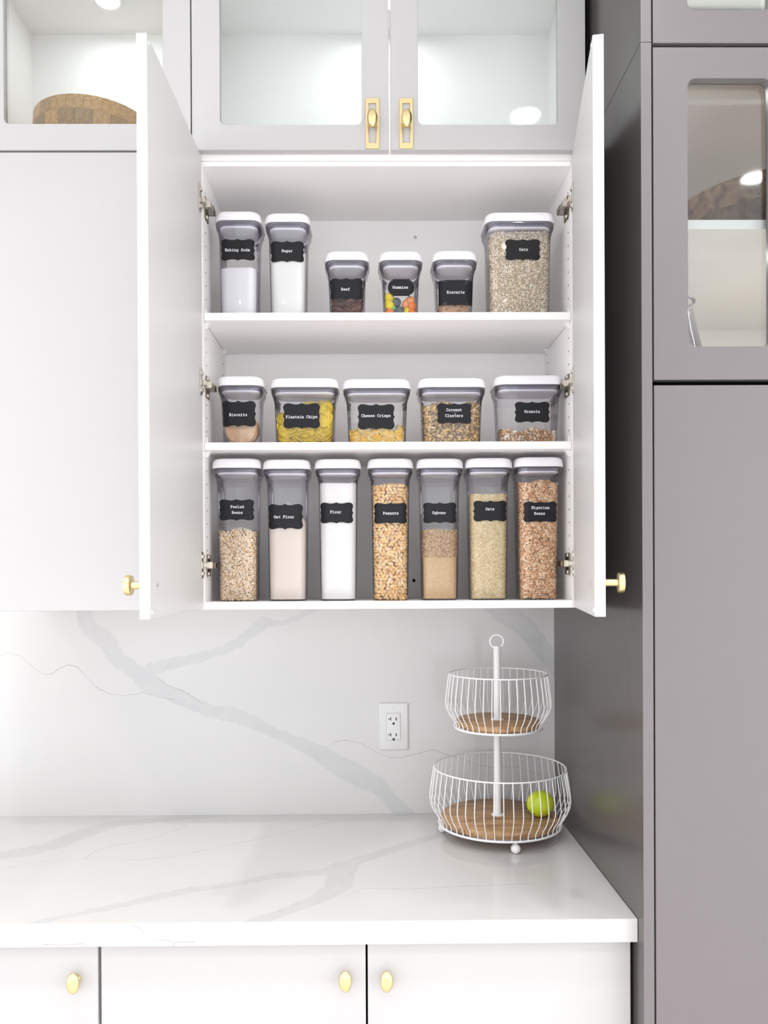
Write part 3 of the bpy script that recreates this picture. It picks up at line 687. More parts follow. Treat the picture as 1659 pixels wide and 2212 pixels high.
# ------------------------------------------------------------ lettering: a slab-serif typewriter stroke alphabet (cell 6 x 7)
G = {
 'B': [[(.4, 0), (3.6, 0), (4.9, .6), (5.3, 1.8), (4.9, 3.1), (3.6, 3.7), (1.4, 3.7)], [(3.4, 3.7), (4.5, 4.3), (4.7, 5.3), (4.3, 6.5), (3.2, 7), (.4, 7)], [(1.4, 0), (1.4, 7)]],
 'P': [[(.4, 0), (3, 0)], [(1.5, 0), (1.5, 7)], [(.4, 7), (3.6, 7), (4.9, 6.4), (5.3, 5.3), (4.9, 4.1), (3.6, 3.4), (1.5, 3.4)]],
 'S': [[(4.9, 5), (4.9, 6.9)], [(4.9, 6), (4, 6.9), (2.6, 7), (1.3, 6.4), (1, 5.3), (1.6, 4.2), (3.2, 3.6), (4.6, 3), (5.2, 1.9), (4.6, .6), (3.2, 0), (1.8, .2), (.9, 1)], [(.9, .1), (.9, 2)]],
 'G': [[(4.9, 5), (4.9, 6.9)], [(4.9, 5.8), (4, 6.8), (2.8, 7), (1.4, 6.4), (.6, 5), (.6, 2.2), (1.3, .7), (2.7, 0), (4, .1), (5, .7), (5, 3)], [(3.2, 3), (5.8, 3)]],
 'C': [[(5, 5), (5, 6.9)], [(5, 5.8), (4.1, 6.8), (2.9, 7), (1.5, 6.4), (.6, 5), (.6, 2.2), (1.4, .7), (2.8, 0), (4.2, .1), (5.2, 1.1)]],
 'O': [[(3, 7), (1.6, 6.6), (.6, 5.2), (.5, 3.5), (.7, 1.8), (1.6, .4), (3, 0), (4.4, .4), (5.3, 1.8), (5.5, 3.5), (5.3, 5.2), (4.4, 6.6), (3, 7)]],
 'F': [[(.4, 0), (3, 0)], [(1.5, 0), (1.5, 7)], [(.4, 7), (5.2, 7), (5.2, 5.3)], [(1.5, 3.7), (3.8, 3.7)], [(3.8, 2.8), (3.8, 4.6)]],
 'N': [[(.1, 7), (1.4, 7), (4.7, 0), (4.7, 7)], [(3.7, 7), (5.9, 7)], [(1.3, 7), (1.3, 0)], [(.2, 0), (2.4, 0)]],
 'a': [[(1, 4.2), (2, 4.9), (3.4, 4.9), (4.3, 4.1), (4.3, 0), (5.6, 0)], [(4.3, 2.8), (2.6, 2.9), (1.1, 2.4), (.7, 1.3), (1.2, .3), (2.3, 0), (3.5, .3), (4.3, 1.1)]],
 'b': [[(.2, 7), (1.4, 7), (1.4, 0), (.2, 0)], [(1.4, 3.6), (2.3, 4.7), (3.6, 4.9), (4.9, 4.2), (5.4, 2.5), (4.9, .8), (3.6, 0), (2.3, .2), (1.4, 1.3)]],
 'c': [[(4.8, 3.4), (4.8, 4.9)], [(4.8, 4), (3.9, 4.8), (2.8, 4.9), (1.4, 4.2), (.8, 2.5), (1.3, .8), (2.8, 0), (4.2, .2), (5.1, 1)]],
 'd': [[(3.4, 7), (4.6, 7), (4.6, 0), (5.8, 0)], [(4.6, 3.6), (3.7, 4.7), (2.4, 4.9), (1.1, 4.2), (.6, 2.5), (1.1, .8), (2.4, 0), (3.7, .2), (4.6, 1.3)]],
 'e': [[(.8, 2.6), (5.2, 2.6), (5, 3.9), (4, 4.8), (2.9, 4.9), (1.5, 4.3), (.8, 2.6), (1.2, .9), (2.8, 0), (4.3, .2), (5.1, .9)]],
 'f': [[(5, 6.6), (4, 7), (3, 6.8), (2.4, 5.8), (2.4, 0)], [(1, 0), (4.2, 0)], [(.9, 4.8), (4.5, 4.8)]],
 'g': [[(5.8, 4.8), (4.6, 4.8), (4.6, -.8), (4, -1.9), (2.8, -2.1), (1.6, -2)], [(4.6, 3.6), (3.7, 4.7), (2.4, 4.9), (1.1, 4.2), (.6, 2.6), (1.1, 1), (2.4, .2), (3.7, .4), (4.6, 1.4)]],
 'h': [[(.3, 7), (1.4, 7), (1.4, 0)], [(.3, 0), (2.4, 0)], [(1.4, 3.8), (2.4, 4.7), (3.5, 4.9), (4.5, 4.2), (4.6, 0)], [(3.6, 0), (5.7, 0)]],
 'i': [[(1.2, 4.8), (3, 4.8), (3, 0)], [(.9, 0), (5.1, 0)], [(2.7, 6.3), (3.2, 6.9)]],
 'k': [[(.3, 7), (1.4, 7), (1.4, 0), (.3, 0)], [(1.4, 2), (4.4, 4.8), (5.2, 4.8)], [(2.5, 3), (4.6, 0), (5.6, 0)]],
 'l': [[(1.2, 7), (3, 7), (3, 0)], [(.9, 0), (5.1, 0)]],
 'm': [[(0, 4.8), (.9, 4.8), (.9, 0)], [(0, 0), (1.6, 0)], [(.9, 4), (1.8, 4.9), (2.7, 4.6), (3, 3.8), (3, 0)], [(3, 4), (3.9, 4.9), (4.8, 4.6), (5.1, 3.8), (5.1, 0), (6, 0)]],
 'n': [[(.3, 4.8), (1.4, 4.8), (1.4, 0)], [(.3, 0), (2.4, 0)], [(1.4, 3.8), (2.4, 4.7), (3.5, 4.9), (4.5, 4.2), (4.6, 0)], [(3.6, 0), (5.7, 0)]],
 'o': [[(3, 4.9), (1.6, 4.4), (.8, 2.5), (1.6, .5), (3, 0), (4.4, .5), (5.2, 2.5), (4.4, 4.4), (3, 4.9)]],
 'p': [[(.2, 4.8), (1.4, 4.8), (1.4, -2)], [(.2, -2), (2.8, -2)], [(1.4, 3.6), (2.3, 4.7), (3.6, 4.9), (4.9, 4.2), (5.4, 2.6), (4.9, 1), (3.6, .1), (2.3, .3), (1.4, 1.4)]],
 'r': [[(.8, 4.8), (2.1, 4.8), (2.1, 0)], [(.8, 0), (4.1, 0)], [(2.1, 3.2), (3.2, 4.5), (4.3, 4.9), (5.2, 4.5)]],
 's': [[(4.6, 3.7), (4.6, 4.9)], [(4.6, 4.2), (3.4, 4.9), (2, 4.8), (1.2, 4), (1.5, 3), (3, 2.6), (4.5, 2), (4.8, 1), (4, .1), (2.5, 0), (1.2, .7)], [(1.2, 0), (1.2, 1.4)]],
 't': [[(2.2, 6.4), (2.2, 1), (3, .1), (4.2, .1), (5.2, .6)], [(.8, 4.8), (4.8, 4.8)]],
 'u': [[(.2, 4.8), (1.4, 4.8), (1.4, 1.2), (2, .2), (3.2, 0), (4.6, .9)], [(3.4, 4.8), (4.6, 4.8), (4.6, 0), (5.8, 0)]],
}
def text_strips(s, unit=.00084, wdt=.00108):
    """flat strokes (s, z) quads centred on the origin"""
    quads = []; W_ = len(s) * 6.6; x0 = -W_ / 2
    for i, ch in enumerate(s):
        for pl in G.get(ch, []):
            for (ax, ay), (bx_, by_) in zip(pl[:-1], pl[1:]):
                A = Vector(((x0 + i * 6.6 + ax) * unit, (ay - 3) * unit)); B_ = Vector(((x0 + i * 6.6 + bx_) * unit, (by_ - 3) * unit))
                d = (B_ - A).normalized(); nrm = Vector((-d.y, d.x)) * wdt / 2; A = A - d * wdt * .3; B_ = B_ + d * wdt * .3
                quads.append([A + nrm, B_ + nrm, B_ - nrm, A - nrm])
    return quads
QO = [(0, 1), (.035, .955), (.09, .915), (.18, .885), (.30, .87), (.42, .885), (.52, .925), (.62, .955), (.74, .965), (.85, .93), (.93, .85), (.975, .72), (.975, .58), (.945, .45), (.925, .32), (.925, .2), (.95, .09), (1.0, 0)]
def outline(kind):
    if kind == 'bracket': q = QO
    elif kind == 'oval': q = [(0, .97), (.35, .97), (.50, .96), (.62, 1.0), (.66, .90), (.62, .84), (.78, .76), (.92, .52), (1.0, .22), (1.0, 0)]
    else: q = [(0, 1), (.5, 1), (.93, 1), (.98, .98), (1, .94), (1, .5), (1, 0)]
    P_ = [(x, y) for x, y in q] + [(x, -y) for x, y in q[::-1][1:]]
    P_ += [(-x, y) for x, y in P_[::-1][1:-1]]
    return P_

# ------------------------------------------------------------ grains
def ico(sub):
    bm = bmesh.new(); bmesh.ops.create_icosphere(bm, subdivisions=sub, radius=1)
    v = np.array([p.co[:] for p in bm.verts]); f = np.array([[q.index for q in fc_.verts] for fc_ in bm.faces]); bm.free(); return v, f
ICO1, ICO2 = ico(1), ico(2)
def rotm(n):
    q = rng.normal(size=(n, 4)); q /= np.linalg.norm(q, axis=1)[:, None]
    w_, x, y, z = q.T
    return np.stack([1 - 2 * (y * y + z * z), 2 * (x * y - z * w_), 2 * (x * z + y * w_), 2 * (x * y + z * w_), 1 - 2 * (x * x + z * z), 2 * (y * z - x * w_), 2 * (x * z - y * w_), 2 * (y * z + x * w_), 1 - 2 * (x * x + y * y)], 1).reshape(n, 3, 3)
def flatrot(n, nrm, tilt):
    """z axis near nrm with random spin"""
    R = np.empty((n, 3, 3))
    a_ = nrm + rng.normal(size=(n, 3)) * tilt; a_ /= np.linalg.norm(a_, axis=1)[:, None]
    t = rng.normal(size=(n, 3)); t -= (t * a_).sum(1)[:, None] * a_; t /= np.linalg.norm(t, axis=1)[:, None]
    R[:, :, 0] = t; R[:, :, 1] = np.cross(a_, t); R[:, :, 2] = a_; return R
def grains(name, parent, pts, nrms, size, aspect, cols, material, sub=1, tilt=None, jit=.2, edge=None):
    bv, bf = ICO1 if sub == 1 else ICO2
    n = len(pts); sc = np.array(aspect)[None, :] * size * (1 + rng.normal(size=(n, 1)) * jit * .5)
    R = rotm(n) if tilt is None else flatrot(n, nrms, tilt)
    V = np.einsum('nij,nvj->nvi', R, bv[None] * sc[:, None, :]) + pts[:, None, :]
    Fc = (bf[None] + (np.arange(n) * len(bv))[:, None, None]).reshape(-1, 3)
    me = bpy.data.meshes.new(name); base = OFF[parent.name]
    me.vertices.add(n * len(bv)); me.vertices.foreach_set('co', (V.reshape(-1, 3) - np.array(base)).ravel())
    nf = len(Fc); me.loops.add(nf * 3); me.loops.foreach_set('vertex_index', Fc.ravel()); me.polygons.add(nf)
    me.polygons.foreach_set('loop_start', np.arange(0, nf * 3, 3)); me.polygons.foreach_set('loop_total', np.full(nf, 3)); me.update(calc_edges=True); me.validate()
    cols = np.array(cols); pick = cols[rng.integers(0, len(cols), n)] * (1 + rng.normal(size=(n, 1)) * .07)
    a_ = me.attributes.new('tint', 'FLOAT_COLOR', 'POINT'); arr = np.ones((n, len(bv), 4)); arr[:, :, :3] = np.clip(pick, 0, 1)[:, None, :]
    a_.data.foreach_set('color', arr.astype(np.float32).ravel())
    me.shade_smooth(); me.materials.append(material)
    o = link(bpy.data.objects.new(name, me)); o.parent = parent; o['kind'] = 'stuff'; OFF[o.name] = base; return o
GRAIN = mat('dry_grain', (.6, .5, .3), .55, attr=True, bump=(600, .15, .0005))

# ------------------------------------------------------------ food containers
class Jar: pass
ROWY = .030
def jar(label, x0, x1, top_py, zbase, sticker, text, wide=False, D=.116, yf=ROWY, rot=0, stick_px=None, kind='bracket', group=None, size=1.0):
    """x0,x1: lid edges in the photograph; sticker (px x, y, half w, half h)"""
    j = Jar(); yl = yf
    X0 = at(x0, top_py + 12, yl + .02)[0]; X1 = at(x1, top_py + 12, yl + .02)[0]
    W = X1 - X0; cx = (X0 + X1) / 2; cy = yl + D / 2
    H = at((x0 + x1) / 2, top_py, yl + .006)[1] - zbase
    root = thing('food_container', label, 'container', (cx, cy, zbase), group)
    r = .022
    taper = .012
    wb_, db = W - .0235, D - .0235
    zc_ = H - .060
    def dims(z):      # outer size of the clear body at height z above the base
        t = min(max(z / zc_, 0), 1); f = -.0035 + .0075 * t
        return wb_ + f, db + f
    prof = [(0.0, -.010), (.0015, -.004), (.005, -.0015)]
    rings = [ring_rr(cx, cy, zbase + .0006 + z, dims(z)[0] + s, dims(z)[1] + s, r - .004) for z, s in prof]
    for t in (.15, .5, .8, 1.0):
        z = zc_ * t; w2, d2 = dims(z); rings.append(ring_rr(cx, cy, zbase + z, w2, d2, r))
    body = obj('clear_body', loft(rings, True, False), ACRYL, root, smooth=True, angle=60)
    w2, d2 = dims(zc_)
    cr_ = [(zc_, 0, 0), (H - .052, .0025, 0), (H - .044, .0065, .001), (H - .037, .0125, .002), (H - .032, .0145, .003), (H - .0255, .015, .003), (H - .0235, .0135, .003)]
    obj('collar', loft([ring_rr(cx, cy, zbase + z, w2 + s, d2 + s, r + q) for z, s, q in cr_], False, False), ACRYLC, root, smooth=True, angle=60)
    lid = obj('lid', loft([ring_rr(cx, cy, zbase + z, W - s, D - s, r + .003) for z, s in ((H - .0235, .010), (H - .0235, .001), (H - .021, 0), (H - .012, .0015), (H - .005, .005), (H - .0015, .010), (H, .018), (H - .0005, .045))]), LIDW, root, smooth=True, angle=50)
    obj('seal', loft([ring_rr(cx, cy, zbase + z, w2 - s, d2 - s, r) for z, s in ((H - .0335, .004), (H - .033, .002), (H - .0265, .002), (H - .024, .006))]), SEAL, root, smooth=True, label='grey rubber seal')
    obj('lid_plug', loft([ring_rr(cx, cy, zbase + z, w2 - s, d2 - s, r) for z, s in ((H - .0385, .022), (H - .0385, .010), (H - .0375, .006), (H - .0360, .0035), (H - .0335, .0035))]), PLUG, root, smooth=True, label='white plug under the lid')
    j.root, j.cx, j.cy, j.zb, j.H, j.dims, j.r, j.W, j.D = root, cx, cy, zbase, H, dims, r, W, D
    # sticker wrapped on the front
    sp, sq, hw, hh = sticker
    yfr = cy - dims(zc_ * .5)[1] / 2
    SX, SZ = at(sp, sq, yfr); k = (yfr + DIST) / F; hw *= k; hh *= k; ds = SX - cx
    def conf(s, z, off):
        w3, d3 = dims(z - zbase); a_ = w3 / 2 - r; sg = 1 if s >= 0 else -1; u = abs(s)
        if u <= a_: return (cx + s, cy - d3 / 2 - off, z)
        t = (u - a_) / r
        return (cx + sg * (a_ + (r + off) * math.sin(t)), cy - d3 / 2 + r - (r + off) * math.cos(t), z)
    O_ = outline(kind); n = len(O_); K = 9
    def shell(off): return [[conf(ds + x * hw * kk / K, SZ + y * hh * kk / K, off) for x, y in O_] for kk in range(1, K + 1)]
    fr_r = shell(.0007); bk = shell(.0002)
    st = obj('sticker', loft(fr_r[:] + bk[::-1], True, True), STICK, root, label='black sticker with white typed lettering')
    V, Fc = [], []
    for li, (line, dx, dz) in enumerate(text):
        for q in text_strips(line):
            m0 = len(V); V += [conf(ds + p.x + dx * k, SZ + p.y + dz * k, .0010) for p in q]; Fc.append((m0, m0 + 1, m0 + 2, m0 + 3))
    obj('lettering', (V, Fc), INK, st)
    j.conf = conf
    return j
def fill_box(j, zt, m_, name='contents', inset=.0022, wav=0., label=None, hi=None):
    """solid mass of a powder, its top slightly uneven"""
    z_top = zt - j.zb; rings = []
    for z in (.004, z_top * .33, z_top * .66):
        w2, d2 = j.dims(z); rings.append(ring_rr(j.cx, j.cy, j.zb + z, w2 - 2 * inset, d2 - 2 * inset, j.r - inset))
    w2, d2 = j.dims(z_top); top = ring_rr(j.cx, j.cy, j.zb + z_top, w2 - 2 * inset, d2 - 2 * inset, j.r - inset)
    w_ = lambda x, y: wav * (math.sin(x * 90 + j.cx * 31) + .6 * math.sin(x * 230 + y * 80)) * .5
    rings.append([(x, y, z + w_(x, y)) for x, y, z in top])
    for f in (.75, .5, .25, .05): rings.append([(j.cx + (x - j.cx) * f, j.cy + (y - j.cy) * f, z + w_(x * f, y * f) + (hi or 0) * (1 - f)) for x, y, z in top])
    o = obj(name, loft(rings), m_, j.root, smooth=True, angle=60); 
    if label: o['label'] = label
    o['kind'] = 'stuff'; return o
def shell_pts(j, zt, sp, depth, layers=1, wav=0., z0=.004, back=False):
    """jittered hexagonal points on the front, sides and top of the filled volume"""
    P_, N_ = [], []
    for L in range(layers):
        ins = depth * 1.5 + .0012 + depth * 1.5 * L; z = z0 + depth * .6; row = 0
        while z < zt - j.zb - depth * .4:
            w2, d2 = j.dims(z); ring = rrect(w2 - 2 * ins, d2 - 2 * ins, max(j.r - ins, .004), 6)
            seg = np.array(ring + [ring[0]]); dl = np.hypot(*np.diff(seg, axis=0).T); cum = np.concatenate([[0], np.cumsum(dl)])
            n = int(cum[-1] / sp); s = (np.arange(n) + (row % 2) * .5 + rng.uniform(-.28, .28, n)) * (cum[-1] / n) % cum[-1]
            x = np.interp(s, cum, seg[:, 0]); y = np.interp(s, cum, seg[:, 1])
            keep = (y < d2 * .15) | back
            lim = zt - j.zb + wav * np.sin(x * 85 + j.cx * 17) - depth
            zz = z + rng.uniform(-.22, .22, n) * sp; keep &= zz < lim
            nx = np.where(np.abs(x) > w2 / 2 - ins - .006, np.sign(x), 0); ny = np.where(np.abs(y) > d2 / 2 - ins - .006, np.sign(y), 0.0) + 1e-3
            P_.append(np.stack([j.cx + x, j.cy + y, j.zb + zz], 1)[keep]); N_.append(np.stack([nx, ny, 0 * nx], 1)[keep])
            z += sp * .8; row += 1
    w2, d2 = j.dims(zt - j.zb); hw, hd = w2 / 2 - depth * 1.6, d2 / 2 - depth * 1.6
    xs, ys = np.meshgrid(np.arange(-hw, hw, sp), np.arange(-hd, hd, sp)); x = xs.ravel() + rng.uniform(-.3, .3, xs.size) * sp; y = ys.ravel() + rng.uniform(-.3, .3, xs.size) * sp
    kp = (np.abs(x) < hw) & (np.abs(y) < hd) & ~((np.abs(x) > hw - .012) & (np.abs(y) > hd - .012))
    x, y = x[kp], y[kp]; z = zt - depth + wav * np.sin(x * 85 + j.cx * 17)
    P_.append(np.stack([j.cx + x, j.cy + y, z], 1)); N_.append(np.tile([0, 0, 1.], (len(x), 1)))
    N_ = np.concatenate(N_); N_ /= np.linalg.norm(N_, axis=1)[:, None] + 1e-9
    return np.concatenate(P_), N_
pzt = lambda px, py, j: at(px, py, j.cy - j.dims(.1)[1] / 2)[1]
FLOUR = mat('white_flour', (.86, .84, .83), .9, bump=(250, .1, .0006))
SUGARM = mat('white_sugar', (.88, .87, .855), .8, bump=(800, .3, .0006))
SODA = mat('baking_powder', (.86, .85, .88), .9, bump=(120, .15, .001))
OATF = mat('oat_flour', (.84, .75, .69), .9, var=(700, (.66, .56, .48), .4), bump=(500, .3, .0006))
GUM = mat('gum', (.5, .5, .5), .3)
def shade_core(name, col): return mat(name, col, .9)  # inner fill with the shade between grains put into its dark colour

# ---- bottom row of seven tall jars
tall = 'tall jars on the cabinet floor'
b1 = jar('tall jar of pale peeled beans at the left end of the bottom row', 458, 564, 990, ZBI, (511, 1101.5, 39, 23.5), [('Peeled', 2, 6.3), ('Beans', 2, -6)])
b2 = jar('tall jar half full of beige oat flour, second from left in the bottom row', 567, 671, 992, ZBI, (616, 1116, 39.5, 28), [('Oat Flour', -2, -1)])
b3 = jar('tall jar of pure white flour, nearly full, in the bottom row', 679, 780, 991, ZBI, (726.5, 1108, 37.5, 23), [('Flour', -1, 1.5)])
b4 = jar('tall jar of whole golden peanuts in the bottom row', 793, 893, 990, ZBI, (843.5, 1109, 37.5, 23), [('Peanuts', 1, 0)])
b5 = jar('tall jar of ground light brown ogbono in the bottom row', 899, 1001, 990, ZBI, (950, 1108, 37.5, 23), [('Ogbono', -1.5, 0)])
b6 = jar('tall jar of fine pale oats, second from right in the bottom row', 1005, 1107, 989, ZBI, (1059.5, 1104, 38, 23), [('Oats', -1, 4)])
b7 = jar('tall jar of brown Nigerian beans at the right end of the bottom row', 1111, 1217, 987, ZBI, (1167.5, 1106, 38, 23), [('Nigerian', 0, 9), ('Beans', -2, -3.5)])
zt_ = pzt(510, 1143, b1)
fill_box(b1, zt_ - .004, shade_core('pale_bean_shade_core', (.34, .22, .13)), inset=.0095, wav=.004)
p, n = shell_pts(b1, zt_, .0070, .0028, 3, .005)
grains('contents', b1.root, p, n, .0042, (1.0, .80, .55), [(.88, .72, .54), (.85, .67, .48), (.90, .77, .60), (.80, .58, .34), (.92, .76, .60)], GRAIN, 2, tilt=.35)
fill_box(b2, pzt(615, 1127, b2), OATF, wav=.001, hi=.055)
fill_box(b3, pzt(726, 1043, b3), FLOUR, wav=.0012)
zt_ = pzt(843, 1044, b4)
fill_box(b4, zt_ - .006, shade_core('peanut_shade_core', (.22, .10, .03)), inset=.0115, wav=.003)
p, n = shell_pts(b4, zt_, .0095, .0036, 3, .003)
grains('contents', b4.root, p, n, .0062, (1.0, .64, .55), [(.86, .58, .26), (.90, .64, .32), (.80, .50, .20), (.92, .70, .42), (.93, .70, .38), (.86, .62, .38)], GRAIN, 2, tilt=.35)
p, n = shell_pts(b4, zt_, .05, .0035, 1, .003)
grains('loose_skins', b4.root, p, n, .0055, (1, .7, .5), [(.30, .10, .07), (.38, .16, .12)], GRAIN, 2)
zt_ = pzt(950, 1143, b5)
fill_box(b5, zt_ - .0015, mat('ground_ogbono', (.60, .40, .22), .85, var=(260, (.72, .53, .30), .8), bump=(500, .7, .0015)), inset=.0042, wav=.0008, label='ground ogbono')
p, n = shell_pts(b5, zt_, .0040, .0016, 1, .001, z0=.105)
grains('coarse_grains', b5.root, p, n, .0018, (1.1, .9, .7), [(.64, .44, .28), (.48, .29, .16), (.76, .58, .38), (.32, .17, .08)], GRAIN, 1)
zt_ = pzt(1058, 1067, b6)
fill_box(b6, zt_ - .001, mat('fine_oats_core', (.70, .55, .32), .9, var=(420, (.86, .74, .50), .9), bump=(500, .8, .0015)), inset=.0040, wav=.002)
p, n = shell_pts(b6, zt_, .0037, .0015, 1, .002)
grains('contents', b6.root, p, n, .0021, (1.2, .75, .5), [(.92, .80, .55), (.86, .70, .42), (.95, .86, .66), (.72, .54, .28)], GRAIN, 1)
zt_ = pzt(1165, 1038, b7)
fill_box(b7, zt_ - .005, shade_core('brown_bean_shade_core', (.16, .07, .035)), inset=.0098, wav=.003)
p, n = shell_pts(b7, zt_, .0074, .0029, 3, .003)
grains('contents', b7.root, p, n, .0047, (1.0, .74, .6), [(.80, .52, .30), (.74, .45, .24), (.88, .64, .42), (.68, .38, .19), (.90, .70, .50)], GRAIN, 2, tilt=.35)

# ---- middle row
m1 = jar('small square container with one large biscuit, left end of middle shelf', 468, 570, 812, ZS2, (515, 894, 38.5, 28.5), [('Biscuits', 0, -2.5)])
m2 = jar('wide container of yellow plantain chips on the middle shelf', 583, 732, 816, ZS2, (651.5, 898.5, 40.5, 28), [('Plantain Chips', .5, -2.5)])
m3 = jar('wide container with a low layer of yellow cheese crisps', 740, 888, 818, ZS2, (812.5, 900.5, 40.5, 28), [('Cheese Crisps', 0, 2)])
m4 = jar('wide container of brown coconut clusters on the middle shelf', 902, 1050, 816, ZS2, (981, 893.5, 38, 22.5), [('Coconut', 0, 7.5), ('Clusters', 0, -5)])
m5 = jar('wide container with a little granola, right end of middle shelf', 1067, 1217, 810, ZS2, (1149.5, 890.5, 38.5, 23), [('Granola', 0, 1)])
# ---- top row
t1 = jar('medium-tall jar of white baking soda at the left end of the top shelf', 463, 565, 456, ZS1, (513.5, 540, 38, 23.5), [('Baking Soda', 0, -1)])
t2 = jar('medium-tall jar of white sugar, second on the top shelf', 571, 671, 460, ZS1, (620.5, 544, 37.5, 23), [('Sugar', 0, 1)])
t3 = jar('short container of dark dried beef on the top shelf', 700, 798, 542, ZS1, (748, 624, 37, 23), [('Beef', -1.5, -1.5)])
t4 = jar('short container of coloured gummies on the top shelf', 817, 914, 542, ZS1, (866.5, 621.5, 28.5, 18.5), [('Gummies', -1.5, 0)], kind='oval')
t5 = jar('short container with a square-labelled black sticker and biscuits, top shelf', 933, 1032, 541, ZS1, (985, 632, 39, 26.5), [('Biscuits', -.5, 0)], kind='rect')
t6 = jar('big wide container full of rolled oats at the right end of the top shelf', 1046, 1199, 458, ZS1, (1129, 540, 38.5, 23), [('Oats', 2, 0)])
fill_box(t1, pzt(510, 578, t1), SODA, wav=.002)
fill_box(t2, pzt(620, 545, t2), SUGARM, wav=.001)
zt_ = t6.zb + t6.H - .043
fill_box(t6, zt_ - .003, shade_core('oat_shade_core', (.52, .43, .32)), inset=.0065)
p, n = shell_pts(t6, zt_, .0066, .0026, 2)
grains('contents', t6.root, p, n, .0046, (1.05, .85, .28), [(.92, .82, .68), (.88, .76, .60), (.95, .87, .75), (.82, .68, .50)], GRAIN, 1, tilt=.9)
# granola: clusters, white flakes
zt_ = pzt(1100, 925, m5)
fill_box(m5, zt_ - .008, shade_core('granola_shade_core', (.40, .24, .13)), inset=.0085, wav=.003)
p, n = shell_pts(m5, zt_, .0085, .0036, 2, .004)
grains('contents', m5.root, p, n, .0052, (1.1, .85, .5), [(.72, .44, .22), (.80, .55, .32), (.60, .34, .15), (.86, .72, .54), (.92, .84, .76)], GRAIN, 1)
# coconut clusters: irregular flakes, one joined part
zt_ = pzt(975, 868, m4)
fill_box(m4, zt_ - .010, shade_core('cluster_shade_core', (.26, .16, .08)), inset=.0095, wav=.004)
p, n = shell_pts(m4, zt_, .0088, .0042, 2, .006)
grains('contents', m4.root, p, n, .0068, (1.15, .8, .22), [(.80, .58, .32), (.70, .48, .24), (.88, .68, .42), (.56, .36, .17), (.86, .60, .24), (.46, .34, .22)], GRAIN, 1, tilt=1.2, jit=.5)

# ---- loose pieces inside containers: things of their own
def chip_mesh(name, r, th, ovality=.8, warp=.12, n=18, m_=None, rough=0):
    V, Fc = [], []
    rr = [0, .45, .8, 1.0]
    jitter = [1 + rough * random.uniform(-1, 1) for _ in range(n)]
    for s in (1, -1):
        for k in rr[1:]:
            for i in range(n):
                t = 2 * math.pi * i / n; x = r * k * math.cos(t) * (jitter[i] if k > .5 else 1); y = r * ovality * k * math.sin(t) * (jitter[i] if k > .5 else 1)
                V.append((x, y, warp * (x * x - y * y * .5) / r + s * th / 2 * (1.0 if k < .9 else .6)))
        V.append((0, 0, s * th / 2))
    N = 3 * n + 1
    for si in (0, 1):
        o_ = si * N
        for i in range(n):
            jn = (i + 1) % n; Fc.append((o_ + 3 * n, o_ + i, o_ + jn))
            for k in (0, 1): Fc.append((o_ + k * n + i, o_ + (k + 1) * n + i, o_ + (k + 1) * n + jn, o_ + k * n + jn))
    for i in range(n):
        jn = (i + 1) % n; Fc.append((2 * n + i, N + 2 * n + i, N + 2 * n + jn, 2 * n + jn))
    me = bpy.data.meshes.new(name); me.from_pydata(V, [], Fc); me.update()
    bm = bmesh.new(); bm.from_mesh(me); bmesh.ops.recalc_face_normals(bm, faces=bm.faces); bm.to_mesh(me); bm.free()
    me.materials.append(m_); me.shade_smooth(); return me
def scatter(name, label, cat, group, meshes, spots, j, zlo, margin=.004, mk=None):
    """spots: (dx, dy, z, R) ; the piece is pushed inward until it clears the walls"""
    first = True
    for i, (x, y, z, R) in enumerate(spots):
        me = meshes[i % len(meshes)]
        V = np.array([v.co[:] for v in me.vertices]) @ np.array(R).T
        lo, hi = V.min(0), V.max(0); w2, d2 = j.dims(z - j.zb); w2 = w2 / 2 - margin; d2 = d2 / 2 - margin
        x = min(max(x, -w2 - lo[0]), w2 - hi[0]); y = min(max(y, -d2 - lo[1]), d2 - hi[1]); z = max(z, zlo - lo[2])
        o_ = link(bpy.data.objects.new(name, me)); o_.matrix_world = Matrix.Translation((j.cx + x, j.cy + y, z)) @ Matrix(R.tolist() if hasattr(R, 'tolist') else R).to_4x4()
        tag(o_, label, cat, group)
